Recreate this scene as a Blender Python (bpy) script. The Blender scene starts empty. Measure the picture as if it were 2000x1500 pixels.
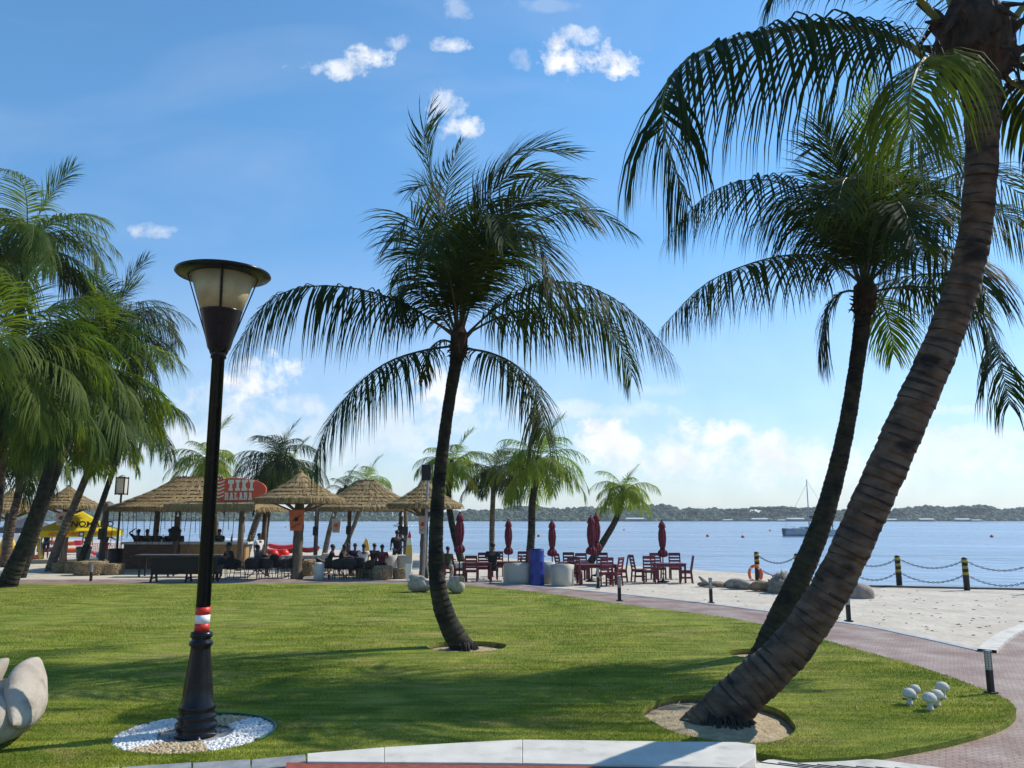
import bpy, bmesh, math, random
import numpy as np
from mathutils import Vector, Matrix, Quaternion
from mathutils.geometry import tessellate_polygon
R = math.radians
scene = bpy.context.scene
col = scene.collection
random.seed(7)

# ------------------------------------------------------------------ camera
F = 1570.0; HZ = 1010.0; CH = 2.3
PITCH = math.atan((HZ-750)/F)
cam = bpy.data.cameras.new('camera'); camo = bpy.data.objects.new('camera', cam); col.objects.link(camo)
cam.sensor_width = 36; cam.lens = F*36/2000; cam.clip_start = .1; cam.clip_end = 8000
camo.location = (0, 0, CH); camo.rotation_euler = (R(90)+PITCH, 0, 0)
scene.camera = camo
# ------------------------------------------------------------------ light
SUN_AZ = R(23)       # measured from +X (right) towards +Y (away)
SUN_EL = R(42)
sd = Vector((math.cos(SUN_AZ)*math.cos(SUN_EL), math.sin(SUN_AZ)*math.cos(SUN_EL), math.sin(SUN_EL)))
sun = bpy.data.lights.new('sun', 'SUN'); sun.energy = 4.9; sun.angle = R(.5); sun.color = (1, .94, .84)
suno = bpy.data.objects.new('sun', sun); col.objects.link(suno)
suno.rotation_euler = (-sd).to_track_quat('-Z', 'Y').to_euler()
scene.view_settings.view_transform = 'Standard'; scene.view_settings.look = 'None'
scene.view_settings.exposure = 0.12; scene.view_settings.gamma = 1
world = bpy.data.worlds.new('World'); scene.world = world; world.use_nodes = True
NT = world.node_tree; NT.nodes.clear()

def N(t, kind, **kw):
    n = t.nodes.new(kind)
    for k, v in kw.items(): setattr(n, k, v)
    return n
def mth(t, op, a, b=None, c=None, clamp=False):
    n = t.nodes.new('ShaderNodeMath'); n.operation = op; n.use_clamp = clamp
    for i, v in enumerate((a, b, c)):
        if v is None: continue
        if isinstance(v, (int, float)): n.inputs[i].default_value = v
        else: t.links.new(v, n.inputs[i])
    return n.outputs[0]

def dirp(px, py):
    x = (px-1000)/F; v = (750-py)/F
    return Vector((x, math.cos(PITCH)-v*math.sin(PITCH), math.sin(PITCH)+v*math.cos(PITCH)))
def build_world():
    t = NT
    sky = N(t, 'ShaderNodeTexSky', sky_type='NISHITA'); sky.sun_disc = False
    sky.sun_elevation = SUN_EL; sky.sun_rotation = R(90)-SUN_AZ
    sky.air_density = 1.1; sky.dust_density = .2; sky.ozone_density = 3.0; sky.altitude = 0
    bg = N(t, 'ShaderNodeBackground'); bg.inputs[1].default_value = .15
    tc = N(t, 'ShaderNodeTexCoord'); sx = N(t, 'ShaderNodeSeparateXYZ'); t.links.new(tc.outputs['Generated'], sx.inputs[0])
    yy = mth(t, 'MAXIMUM', sx.outputs[1], .05)
    u = mth(t, 'DIVIDE', sx.outputs[0], yy); v = mth(t, 'DIVIDE', sx.outputs[2], yy)
    # air colour: clearer blue overhead, cool pale blue near the horizon
    gr = N(t, 'ShaderNodeValToRGB'); e = gr.color_ramp.elements; e[0].position = 0; e[0].color = (.56, .68, .86, 1); e[1].position = .45; e[1].color = (.70, 1.06, 1.20, 1)
    e2 = gr.color_ramp.elements.new(.16); e2.color = (.62, .84, 1.02, 1)
    t.links.new(mth(t, 'MAXIMUM', sx.outputs[2], 0), gr.inputs[0])
    mm = N(t, 'ShaderNodeMixRGB', blend_type='MULTIPLY'); mm.inputs[0].default_value = 1; t.links.new(sky.outputs[0], mm.inputs[1]); t.links.new(gr.outputs[0], mm.inputs[2]); t.links.new(mm.outputs[0], bg.inputs[0])
    cx = N(t, 'ShaderNodeCombineXYZ'); t.links.new(u, cx.inputs[0]); t.links.new(v, cx.inputs[1])
    def noise(scale, detail, rough, vec, dist=0):
        n = N(t, 'ShaderNodeTexNoise'); n.inputs['Scale'].default_value = scale; n.inputs['Detail'].default_value = detail
        n.inputs['Roughness'].default_value = rough; n.inputs['Distortion'].default_value = dist
        t.links.new(vec, n.inputs['Vector']); return n.outputs[0]
    n1 = noise(17, 10, .62, cx.outputs[0], .3); n2 = noise(60, 8, .6, cx.outputs[0])
    nz = mth(t, 'ADD', mth(t, 'MULTIPLY', mth(t, 'SUBTRACT', n1, .5), 4.2), mth(t, 'MULTIPLY', mth(t, 'SUBTRACT', n2, .5), 1.5))
    # (px, py, half width, half height, opacity)
    blobs = [(715, 112, 42, 24, 1), (655, 135, 62, 20, .8), (775, 82, 22, 14, .45), (872, 86, 40, 16, .7), (1100, 108, 46, 40, 1), (1130, 75, 40, 22, .7),
             (1185, 118, 56, 36, 1), (905, 248, 45, 20, .85), (868, 215, 34, 30, .6), (305, 450, 34, 14, .5), (1330, 95, 50, 26, .0), (1020, 118, 18, 22, .3),
             (900, 12, 28, 30, .28), (1060, 10, 70, 12, .15), (1010, 45, 20, 20, .0),
             (490, 745, 60, 52, .95), (455, 800, 100, 50, .5), (560, 790, 70, 18, .5), (860, 780, 60, 46, .85), (800, 830, 130, 40, .45), (620, 870, 200, 40, .35),
             (1180, 868, 62, 46, .95), (1260, 890, 110, 36, .7), (1410, 872, 84, 46, .95), (1350, 890, 70, 36, .8), (1480, 885, 70, 36, .85), (1570, 900, 80, 28, .7),
             (1100, 800, 160, 16, .4), (1290, 760, 60, 10, .2), (1850, 858, 160, 24, .55), (1860, 800, 90, 10, .5), (1700, 900, 300, 40, .5), (300, 860, 200, 40, .5), (1410, 850, 50, 30, 1), (1175, 845, 42, 26, 1), (1215, 870, 60, 34, .9), (1500, 868, 40, 24, .8), (500, 735, 45, 40, 1), (855, 765, 45, 40, .9)]
    tot = None
    for px, py, a, b, op in blobs:
        if op <= 0: continue
        d = dirp(px, py); u0, v0 = d.x/d.y, d.z/d.y
        a /= F*.98; b /= F*.98
        du = mth(t, 'MULTIPLY', mth(t, 'SUBTRACT', u, u0), 1/a); dv = mth(t, 'MULTIPLY', mth(t, 'SUBTRACT', v, v0), 1/b)
        q = mth(t, 'ADD', mth(t, 'MULTIPLY', du, du), mth(t, 'MULTIPLY', dv, dv))
        m = mth(t, 'SUBTRACT', .72, mth(t, 'MULTIPLY', q, .42))
        m = mth(t, 'MULTIPLY', mth(t, 'MULTIPLY', mth(t, 'ADD', m, nz), 1.2, clamp=True), op)
        tot = m if tot is None else mth(t, 'MAXIMUM', tot, m)
    # thin veil low down
    veil = N(t, 'ShaderNodeMapRange'); t.links.new(v, veil.inputs[0])
    veil.inputs[1].default_value = .36; veil.inputs[2].default_value = .0; veil.inputs[3].default_value = 0; veil.inputs[4].default_value = .38
    mp = N(t, 'ShaderNodeMapping'); mp.inputs['Scale'].default_value = (1, 3.2, 1); t.links.new(cx.outputs[0], mp.inputs[0])
    n3 = noise(3.2, 6, .55, mp.outputs[0], .4)
    vv = mth(t, 'MULTIPLY', veil.outputs[0], mth(t, 'ADD', mth(t, 'MULTIPLY', n3, .9), .55), clamp=True)
    hi = mth(t, 'MULTIPLY', mth(t, 'SUBTRACT', noise(2.1, 5, .5, mp.outputs[0], .6), .46, clamp=True), .35)
    tot = mth(t, 'SUBTRACT', 1.0, mth(t, 'MULTIPLY', mth(t, 'SUBTRACT', 1.0, tot), mth(t, 'SUBTRACT', 1.0, mth(t, 'MAXIMUM', vv, hi))))
    tot = mth(t, 'MULTIPLY', tot, mth(t, 'GREATER_THAN', sx.outputs[1], .05))
    sh = mth(t, 'ADD', mth(t, 'MULTIPLY', noise(22, 5, .5, cx.outputs[0]), .5), .72)
    cc = N(t, 'ShaderNodeBackground'); cc.inputs[0].default_value = (.97, .99, 1.04, 1); t.links.new(sh, cc.inputs[1])
    mx = N(t, 'ShaderNodeMixShader'); t.links.new(tot, mx.inputs[0]); t.links.new(bg.outputs[0], mx.inputs[1]); t.links.new(cc.outputs[0], mx.inputs[2])
    out = N(t, 'ShaderNodeOutputWorld'); t.links.new(mx.outputs[0], out.inputs[0])
build_world()
scene.cycles.max_bounces = 6; scene.cycles.transparent_max_bounces = 8

# ------------------------------------------------------------------ helpers
ZS = -.10; ZP = -.06; ZW = -.55
def G(px, py, z=0.0):
    d = dirp(px, py); t = (z-CH)/d.z
    return Vector((d.x*t, d.y*t, z))
def W(px, py, Y):
    d = dirp(px, py); t = Y/d.y
    return Vector((d.x*t, Y, CH+d.z*t))

class MB:
    def __init__(s): s.v = []; s.f = []; s.m = []
    def add(s, vs, fs, mi=0):
        o = len(s.v); s.v.extend([tuple(p) for p in vs]); s.f.extend([tuple(i+o for i in f) for f in fs]); s.m.extend([mi]*len(fs)); return s
    def box(s, c, d, rot=None, mi=0, taper=1.0):
        c = Vector(c); vs = []
        for z in (-.5, .5):
            k = taper if z > 0 else 1.0
            for x, y in ((-.5, -.5), (.5, -.5), (.5, .5), (-.5, .5)):
                p = Vector((x*d[0]*k, y*d[1]*k, z*d[2]))
                if rot is not None: p = rot @ p
                vs.append(c+p)
        return s.add(vs, [(3, 2, 1, 0), (4, 5, 6, 7), (0, 1, 5, 4), (1, 2, 6, 5), (2, 3, 7, 6), (3, 0, 4, 7)], mi)
    def bar(s, a, b, w, h=None, mi=0):
        a = Vector(a); b = Vector(b); h = h or w; d = b-a
        q = d.to_track_quat('Z', 'Y').to_matrix()
        return s.box((a+b)/2, (w, h, d.length), q, mi)
    def tube(s, pts, rad, n=8, mi=0, cap=True, wob=0):
        pts = [Vector(p) for p in pts]
        if isinstance(rad, (int, float)): rad = [rad]*len(pts)
        vs = []; fs = []
        t0 = (pts[1]-pts[0]).normalized(); ref = Vector((0, 0, 1)) if abs(t0.z) < .9 else Vector((1, 0, 0))
        x = t0.cross(ref).normalized()
        for i, p in enumerate(pts):
            t = (pts[min(i+1, len(pts)-1)]-pts[max(i-1, 0)]).normalized()
            x = (x-t*x.dot(t)).normalized(); y = t.cross(x)
            for k in range(n):
                a = 2*math.pi*k/n; r = rad[i]*(1+(random.uniform(-wob, wob) if wob else 0))
                vs.append(p+(x*math.cos(a)+y*math.sin(a))*r)
        for i in range(len(pts)-1):
            for k in range(n):
                k2 = (k+1) % n
                fs.append((i*n+k, i*n+k2, (i+1)*n+k2, (i+1)*n+k))
        if cap:
            fs.append(tuple(range(n-1, -1, -1))); o = (len(pts)-1)*n; fs.append(tuple(o+k for k in range(n)))
        return s.add(vs, fs, mi)
    def lathe(s, prof, n=24, c=(0, 0, 0), mi=0, fold=None):
        c = Vector(c); vs = []; fs = []
        for r, z in prof:
            for k in range(n):
                a = 2*math.pi*k/n; rr = r*(fold(a, z) if fold else 1)
                vs.append(c+Vector((rr*math.cos(a), rr*math.sin(a), z)))
        for i in range(len(prof)-1):
            for k in range(n):
                k2 = (k+1) % n
                fs.append((i*n+k, i*n+k2, (i+1)*n+k2, (i+1)*n+k))
        if prof[0][0] > 1e-5: fs.append(tuple(range(n-1, -1, -1)))
        if prof[-1][0] > 1e-5: o = (len(prof)-1)*n; fs.append(tuple(o+k for k in range(n)))
        return s.add(vs, fs, mi)
    def ball(s, c, r, n=12, mi=0, rot=None, wob=0):
        if isinstance(r, (int, float)): r = (r, r, r)
        c = Vector(c); vs = []; fs = []; m = n//2+1
        for i in range(m+1):
            th = math.pi*i/m
            for k in range(n):
                a = 2*math.pi*k/n; w = 1+(random.uniform(-wob, wob) if wob else 0)
                p = Vector((r[0]*math.sin(th)*math.cos(a)*w, r[1]*math.sin(th)*math.sin(a)*w, r[2]*math.cos(th)*w))
                if rot is not None: p = rot @ p
                vs.append(c+p)
        for i in range(m):
            for k in range(n):
                k2 = (k+1) % n; fs.append((i*n+k, (i+1)*n+k, (i+1)*n+k2, i*n+k2))
        return s.add(vs, fs, mi)
    def prism(s, poly, z0, z1, mi=0, M=None):
        n = len(poly); vs = [Vector((p[0], p[1], z0)) for p in poly]+[Vector((p[0], p[1], z1)) for p in poly]
        if M is not None: vs = [M @ p for p in vs]
        fs = [tuple(range(n-1, -1, -1)), tuple(range(n, 2*n))]+[(i, (i+1) % n, n+(i+1) % n, n+i) for i in range(n)]
        return s.add(vs, fs, mi)
    def build(s, name, mats, parent=None, smooth=False, bevel=0, loc=None):
        me = bpy.data.meshes.new(name); me.from_pydata(s.v, [], s.f)
        if not isinstance(mats, (list, tuple)): mats = [mats]
        for m in mats: me.materials.append(m)
        if any(s.m): me.polygons.foreach_set('material_index', s.m)
        if smooth: me.polygons.foreach_set('use_smooth', [True]*len(s.f))
        me.validate(); me.update()
        o = bpy.data.objects.new(name, me); col.objects.link(o)
        if parent: o.parent = parent
        if loc is not None: o.location = loc
        if bevel:
            b = o.modifiers.new('bevel', 'BEVEL'); b.width = bevel; b.segments = 2; b.limit_method = 'ANGLE'
        return o

def thing(name, label, cat, loc=(0, 0, 0), rz=0, group=None):
    o = bpy.data.objects.new(name, None); col.objects.link(o); o.location = loc; o.rotation_euler = (0, 0, rz)
    o.empty_display_size = .2
    return tag(o, label, cat, group)
def tag(o, label=None, cat=None, group=None, kind=None):
    if label: o['label'] = label
    if cat: o['category'] = cat
    if group: o['group'] = group
    if kind: o['kind'] = kind
    return o
KIDS = {}
def dup(root, loc, rz, label, group=None, scale=None, mats=None):
    r = root.copy(); col.objects.link(r); r.location = loc; r.rotation_euler = (0, 0, rz)
    if scale: r.scale = (scale,)*3 if isinstance(scale, (int, float)) else scale
    r['label'] = label
    if group: r['group'] = group
    def rec(src, dst):
        for ch in src.children:
            c = ch.copy(); col.objects.link(c); c.parent = dst
            key = c.name.split('.')[0]
            if mats and key in mats:
                c.material_slots[0].link = 'OBJECT'; c.material_slots[0].material = mats[key]
            rec(ch, c)
    rec(root, r)
    return r
class Rep:
    """first placement uses the source itself, later ones copy it"""
    def __init__(s, src): s.src = src; s.used = False
    def __call__(s, loc, rz, label, group=None, scale=None, mats=None):
        if not s.used:
            s.used = True; r = s.src; r.location = loc; r.rotation_euler = (0, 0, rz); r['label'] = label
            if scale: r.scale = (scale,)*3 if isinstance(scale, (int, float)) else scale
            if group: r['group'] = group
            s.first = r
            return r
        r = dup(s.src, loc, rz, label, group, scale, mats)
        if not scale: r.scale = (1, 1, 1)
        return r

def mat(name, c1, c2=None, rough=.7, scale=8, bump=0, bscale=None, spec=.3, metal=0, stretch=None, detail=5, contrast=(.35, .65), trans=0, tint=(1, 1, 1), objrand=0, coord='Object', c3=None, c3th=(.6, .7), c3scale=2):
    m = bpy.data.materials.new(name); m.use_nodes = True; t = m.node_tree; b = t.nodes['Principled BSDF']
    b.inputs['Roughness'].default_value = rough; b.inputs['Metallic'].default_value = metal
    b.inputs['Specular IOR Level'].default_value = spec
    tc = N(t, 'ShaderNodeTexCoord'); vec = tc.outputs[coord]
    if stretch:
        mp = N(t, 'ShaderNodeMapping'); mp.inputs['Scale'].default_value = stretch; t.links.new(vec, mp.inputs[0]); vec = mp.outputs[0]
    c2 = c2 or tuple(x*.8 for x in c1)
    n = N(t, 'ShaderNodeTexNoise'); n.inputs['Scale'].default_value = scale; n.inputs['Detail'].default_value = detail; t.links.new(vec, n.inputs['Vector'])
    cr = N(t, 'ShaderNodeValToRGB'); cr.color_ramp.elements[0].position = contrast[0]; cr.color_ramp.elements[1].position = contrast[1]
    cr.color_ramp.elements[0].color = (*c1, 1); cr.color_ramp.elements[1].color = (*c2, 1); t.links.new(n.outputs[0], cr.inputs[0])
    c = cr.outputs[0]
    if c3:
        n3 = N(t, 'ShaderNodeTexNoise'); n3.inputs['Scale'].default_value = c3scale; n3.inputs['Detail'].default_value = 6; t.links.new(vec, n3.inputs['Vector'])
        mr = N(t, 'ShaderNodeMapRange'); mr.inputs[1].default_value = c3th[0]; mr.inputs[2].default_value = c3th[1]; t.links.new(n3.outputs[0], mr.inputs[0])
        mx = N(t, 'ShaderNodeMixRGB'); t.links.new(mr.outputs[0], mx.inputs[0]); t.links.new(c, mx.inputs[1]); mx.inputs[2].default_value = (*c3, 1); c = mx.outputs[0]
    if objrand:
        oi = N(t, 'ShaderNodeObjectInfo'); hs = N(t, 'ShaderNodeHueSaturation')
        t.links.new(mth(t, 'ADD', mth(t, 'MULTIPLY', oi.outputs['Random'], objrand), 1-objrand/2), hs.inputs['Value'])
        t.links.new(mth(t, 'ADD', mth(t, 'MULTIPLY', oi.outputs['Random'], -.05), .515), hs.inputs['Hue'])
        t.links.new(c, hs.inputs['Color']); c = hs.outputs[0]
    t.links.new(c, b.inputs['Base Color'])
    if bump:
        n2 = N(t, 'ShaderNodeTexNoise'); n2.inputs['Scale'].default_value = bscale or scale*3; n2.inputs['Detail'].default_value = 6; t.links.new(vec, n2.inputs['Vector'])
        bp = N(t, 'ShaderNodeBump'); bp.inputs['Strength'].default_value = 1; bp.inputs['Distance'].default_value = bump
        t.links.new(n2.outputs[0], bp.inputs['Height']); t.links.new(bp.outputs[0], b.inputs['Normal'])
    if trans:
        tr = N(t, 'ShaderNodeBsdfTranslucent'); br = N(t, 'ShaderNodeBrightContrast'); 
        mu = N(t, 'ShaderNodeMixRGB', blend_type='MULTIPLY'); mu.inputs[0].default_value = 1; mu.inputs[2].default_value = (*tint, 1)
        t.links.new(c, mu.inputs[1]); t.links.new(mu.outputs[0], tr.inputs[0])
        mx = N(t, 'ShaderNodeMixShader'); mx.inputs[0].default_value = trans
        o = t.nodes['Material Output']; t.links.new(b.outputs[0], mx.inputs[1]); t.links.new(tr.outputs[0], mx.inputs[2]); t.links.new(mx.outputs[0], o.inputs[0])
    return m

M = {}
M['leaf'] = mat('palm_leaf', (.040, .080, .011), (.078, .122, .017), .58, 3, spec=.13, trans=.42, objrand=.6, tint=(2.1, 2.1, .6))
M['leaf_dark'] = mat('palm_leaf_dark', (.015, .032, .007), (.030, .050, .010), .6, 3, spec=.10, trans=.30, objrand=.5, tint=(2.1, 2.1, .6))  # darker leaf copy: backlit shade put into the colour
M['leaf_lit'] = mat('palm_leaf_sunlit', (.10, .165, .016), (.15, .20, .024), .58, 3, spec=.12, trans=.45, objrand=.5, tint=(2.1, 2.1, .6))  # brighter leaf copy: sunlit yellow-green put into the colour
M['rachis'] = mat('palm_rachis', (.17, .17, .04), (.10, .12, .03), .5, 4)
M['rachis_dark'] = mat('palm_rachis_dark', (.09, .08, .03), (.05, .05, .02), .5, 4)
M['trunk'] = mat('palm_trunk', (.135, .094, .064), (.056, .038, .026), .9, 5, bump=.02, bscale=18, stretch=(1, 1, 1.6), c3=(.012, .011, .010), c3th=(.55, .66), c3scale=1.6, detail=8)
M['scar'] = mat('trunk_scar', (.022, .017, .013), (.05, .04, .03), .95, 9)
M['trunk_mossy'] = mat('palm_trunk_mossy', (.048, .043, .022), (.020, .018, .012), .92, 6, bump=.015, bscale=20, c3=(.012, .011, .01), c3th=(.5, .62), c3scale=2.5, detail=8)
M['trunk_pale'] = mat('palm_trunk_pale', (.17, .14, .10), (.08, .065, .045), .9, 4, bump=.01, bscale=20)
M['fibre'] = mat('palm_fibre', (.085, .05, .03), (.03, .02, .013), .95, 5, bump=.03, bscale=25, stretch=(3, 3, 1))
M['lamp_black'] = mat('lamp_black_paint', (.006, .006, .008), (.010, .010, .012), .25, 10, spec=.28)
M['black'] = mat('black_plastic', (.012, .012, .012), (.02, .02, .02), .5, 10)
M['lamp_glass'] = mat('lamp_diffuser', (.85, .74, .44), (.62, .52, .29), .35, 4, trans=.55)
M['red_band'] = mat('red_reflective_band', (.62, .035, .02), (.5, .03, .02), .4, 8)
M['white_paint'] = mat('white_paint', (.78, .78, .76), (.68, .68, .66), .5, 6)
M['metal'] = mat('grey_metal', (.35, .35, .36), (.25, .25, .26), .4, 8, metal=.6)
M['stone_white'] = mat('swan_stone', (.42, .37, .30), (.30, .26, .21), .85, 5, bump=.008, bscale=40, c3=(.16, .14, .11), c3th=(.58, .75), c3scale=4)
M['stone_grey'] = mat('grey_stone', (.30, .27, .22), (.17, .15, .13), .9, 4, bump=.02, bscale=14, c3=(.10, .09, .075), c3th=(.55, .7), c3scale=2.5)
M['stone_brown'] = mat('brown_stone', (.30, .21, .12), (.16, .12, .08), .85, 5, bump=.015, bscale=14)
M['stone_pink'] = mat('pinkish_stone', (.34, .26, .22), (.22, .17, .15), .9, 4, bump=.01, bscale=14)
M['white_stone'] = mat('white_cast_stone', (.60, .58, .52), (.45, .43, .38), .85, 9, bump=.004, bscale=60)
M['pebble_white'] = mat('white_pebble', (.74, .73, .70), (.55, .54, .52), .6, 30)
M['pebble_tan'] = mat('tan_pebble', (.52, .40, .24), (.36, .27, .16), .6, 30)
M['gravel'] = mat('fine_gravel', (.42, .41, .39), (.25, .24, .23), .9, 120, bump=.01, bscale=150, detail=2)
M['concrete'] = mat('pale_concrete', (.58, .555, .50), (.48, .46, .415), .85, 3, bump=.003, bscale=60, c3=(.33, .32, .29), c3th=(.56, .75), c3scale=3.5)
M['soil_sand'] = mat('pit_sand', (.42, .33, .20), (.30, .23, .14), .95, 10, bump=.03, bscale=22)
M['edging_green'] = mat('green_edging', (.01, .10, .06), (.01, .08, .05), .5)
M['thatch'] = mat('thatch', (.34, .24, .11), (.15, .10, .045), .95, 14, bump=.02, bscale=50, c3=(.46, .36, .17), c3th=(.56, .7), c3scale=9)
M['thatch_pale'] = mat('thatch_pale', (.42, .32, .16), (.24, .17, .08), .95, 14, bump=.02, bscale=50)
M['post_wood'] = mat('post_wood', (.17, .13, .09), (.08, .06, .045), .9, 5, stretch=(4, 4, .6), bump=.006)
M['dark_wood'] = mat('dark_wood', (.020, .013, .010), (.012, .009, .007), .6, 5, stretch=(4, 4, .6))
M['red_wood'] = mat('red_stained_wood', (.17, .028, .026), (.09, .016, .016), .5, 5, stretch=(4, 4, 1), objrand=.5)
M['brown_wood'] = mat('bar_wood', (.20, .095, .045), (.10, .045, .022), .6, 3, stretch=(.6, 3, 6), bump=.004)
M['bamboo'] = mat('bar_bamboo', (.42, .25, .10), (.28, .15, .06), .6, 4, stretch=(5, 5, .5), bump=.004)
M['umb_red'] = mat('red_umbrella_cloth', (.16, .022, .035), (.10, .014, .024), .85, 5, bump=.004)
M['rattan'] = mat('black_rattan', (.022, .018, .016), (.012, .01, .01), .55, 40, bump=.003, bscale=120)
M['white_rattan'] = mat('white_rattan', (.46, .44, .38), (.37, .35, .30), .7, 50, bump=.004, bscale=120)
M['blue_plastic'] = mat('blue_barrel', (.008, .028, .24), (.006, .02, .19), .35, 4, spec=.5)
M['skin'] = mat('skin', (.13, .07, .045), (.10, .055, .036), .6)
M['hair'] = mat('hair', (.010, .008, .007), (.014, .011, .01), .5)
M['cloth_black'] = mat('cloth_black', (.014, .014, .016), (.02, .02, .022), .9)
M['cloth_navy'] = mat('cloth_navy', (.02, .03, .08), (.015, .02, .06), .9)
M['cloth_red'] = mat('cloth_red', (.42, .03, .02), (.3, .02, .02), .9)
M['cloth_white'] = mat('cloth_white', (.6, .6, .6), (.5, .5, .5), .9)
M['cloth_grey'] = mat('cloth_grey', (.10, .10, .11), (.07, .07, .08), .9)
M['bale'] = mat('woven_straw_bale', (.40, .30, .17), (.13, .09, .05), .95, 16, bump=.03, bscale=24, detail=3)
M['yellow'] = mat('yellow_canopy', (.80, .62, .015), (.72, .54, .015), .6, 3, trans=.2)
M['yellow_plastic'] = mat('yellow_plastic', (.62, .42, .05), (.55, .36, .04), .5)
M['orange'] = mat('orange_plastic', (.72, .13, .02), (.62, .10, .02), .4)
M['red_plastic'] = mat('red_plastic', (.68, .03, .015), (.56, .02, .015), .35)
M['blue_light'] = mat('light_blue_plastic', (.02, .30, .62), (.02, .24, .52), .4)
M['sign_orange'] = mat('orange_sign_board', (.62, .15, .06), (.52, .12, .05), .6, 5)
M['sign_red'] = mat('red_sign_board', (.80, .12, .05), (.72, .10, .045), .5, 3)
M['sign_cream'] = mat('cream_lettering', (.90, .82, .64), (.84, .76, .58), .6)
M['sign_board'] = mat('pale_sign_board', (.55, .45, .36), (.45, .36, .30), .7)
M['chain'] = mat('dark_blue_chain', (.02, .035, .06), (.015, .025, .045), .5)
M['yellow_band'] = mat('worn_yellow_band', (.42, .33, .05), (.30, .22, .04), .7)
M['buoy'] = mat('red_buoy', (.60, .05, .04), (.5, .04, .03), .5)
M['hull'] = mat('boat_hull', (.55, .57, .58), (.42, .44, .45), .5, 2)
M['bark_moss'] = mat('moss', (.05, .09, .02))
M['bin_brown'] = mat('bin_brown', (.05, .022, .014), (.03, .014, .01), .6)
M['lantern'] = mat('lantern_panel', (.85, .82, .75), (.8, .77, .7), .4, trans=.4)
M['green'] = mat('green_leafy', (.06, .12, .03), (.03, .07, .02), .7)
M['pink'] = mat('pink_plastic', (.65, .05, .15))
M['board_yellow'] = mat('surfboard_yellow', (.75, .45, .08), (.7, .4, .06), .3)
M['netting'] = mat('orange_netting', (.60, .17, .10), (.5, .14, .09), .8)
M['brick'] = mat('red_brick_pavers', (.30, .07, .045), (.20, .05, .035), .85, 12, bump=.004)
M['grey_paver'] = mat('grey_pavers', (.26, .27, .28), (.17, .18, .19), .85, 6, bump=.004)

# ------------------------------------------------------------------ ground materials
def m_grass_ground():
    m = bpy.data.materials.new('lawn_turf'); m.use_nodes = True; t = m.node_tree; b = t.nodes['Principled BSDF']
    b.inputs['Roughness'].default_value = .9; b.inputs['Specular IOR Level'].default_value = .1
    g = N(t, 'ShaderNodeNewGeometry'); vec = g.outputs['Position']
    def noise(s, d=5, st=None, dist=0):
        v = vec
        if st: mp = N(t, 'ShaderNodeMapping'); mp.inputs['Scale'].default_value = st; t.links.new(vec, mp.inputs[0]); v = mp.outputs[0]
        n = N(t, 'ShaderNodeTexNoise'); n.inputs['Scale'].default_value = s; n.inputs['Detail'].default_value = d; n.inputs['Distortion'].default_value = dist; t.links.new(v, n.inputs['Vector']); return n.outputs[0]
    def ramp(f, a, ca, bb, cb):
        r = N(t, 'ShaderNodeValToRGB'); e = r.color_ramp.elements; e[0].position = a; e[0].color = (*ca, 1); e[1].position = bb; e[1].color = (*cb, 1); t.links.new(f, r.inputs[0]); return r.outputs[0]
    def mix(f, a, bb, mode='MIX'):
        x = N(t, 'ShaderNodeMixRGB', blend_type=mode)
        if isinstance(f, float): x.inputs[0].default_value = f
        else: t.links.new(f, x.inputs[0])
        t.links.new(a, x.inputs[1]); t.links.new(bb, x.inputs[2]); return x.outputs[0]
    base = ramp(noise(1.1, 6, (1, 1.8, 1), .6), .34, (.145, .20, .030), .66, (.30, .325, .062))
    dry = ramp(noise(.55, 6, (1, 1.5, 1)), .2, (.34, .29, .095), .8, (.42, .34, .14))
    f = N(t, 'ShaderNodeMapRange'); f.inputs[1].default_value = .53; f.inputs[2].default_value = .72; f.inputs[4].default_value = .7; t.links.new(noise(.8, 7, (1, 2.0, 1), .8), f.inputs[0])
    c = mix(f.outputs[0], base, dry)
    lines = ramp(noise(3.2, 3, (.25, 2.4, 1), .3), .35, (.70, .74, .70), .65, (1.15, 1.12, 1.1))
    c = mix(1.0, c, lines, 'MULTIPLY')
    fine = ramp(noise(70, 3), .3, (.62, .66, .6), .7, (1.25, 1.2, 1.2))
    c = mix(1.0, c, fine, 'MULTIPLY')
    t.links.new(c, b.inputs['Base Color'])
    bp = N(t, 'ShaderNodeBump'); bp.inputs['Distance'].default_value = .03; t.links.new(noise(55, 4), bp.inputs['Height']); t.links.new(bp.outputs[0], b.inputs['Normal'])
    return m, None
M['turf'], _ = m_grass_ground()
def m_blade():
    # same patch colours as the turf, so blade tops carry the dry and lush patches
    m = M['turf'].copy(); m.name = 'grass_blade'; t = m.node_tree; b = t.nodes['Principled BSDF']
    for l in list(t.links):
        if l.to_socket == b.inputs['Normal']: t.links.remove(l)
    c = b.inputs['Base Color'].links[0].from_socket
    oi = N(t, 'ShaderNodeHueSaturation'); oi.inputs['Value'].default_value = 1.15; oi.inputs['Saturation'].default_value = 1.08; t.links.new(c, oi.inputs['Color']); t.links.new(oi.outputs[0], b.inputs['Base Color'])
    tr = N(t, 'ShaderNodeBsdfTranslucent'); t.links.new(oi.outputs[0], tr.inputs[0])
    mx = N(t, 'ShaderNodeMixShader'); mx.inputs[0].default_value = .3
    o = t.nodes['Material Output']; t.links.new(b.outputs[0], mx.inputs[1]); t.links.new(tr.outputs[0], mx.inputs[2]); t.links.new(mx.outputs[0], o.inputs[0])
    return m
M['blade'] = m_blade()
M['sand'] = mat('beach_sand', (.54, .485, .40), (.45, .40, .33), .95, .9, bump=.05, bscale=5, spec=.1, c3=(.36, .32, .26), c3th=(.60, .74), c3scale=3.2, coord='Object', detail=9)
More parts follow.
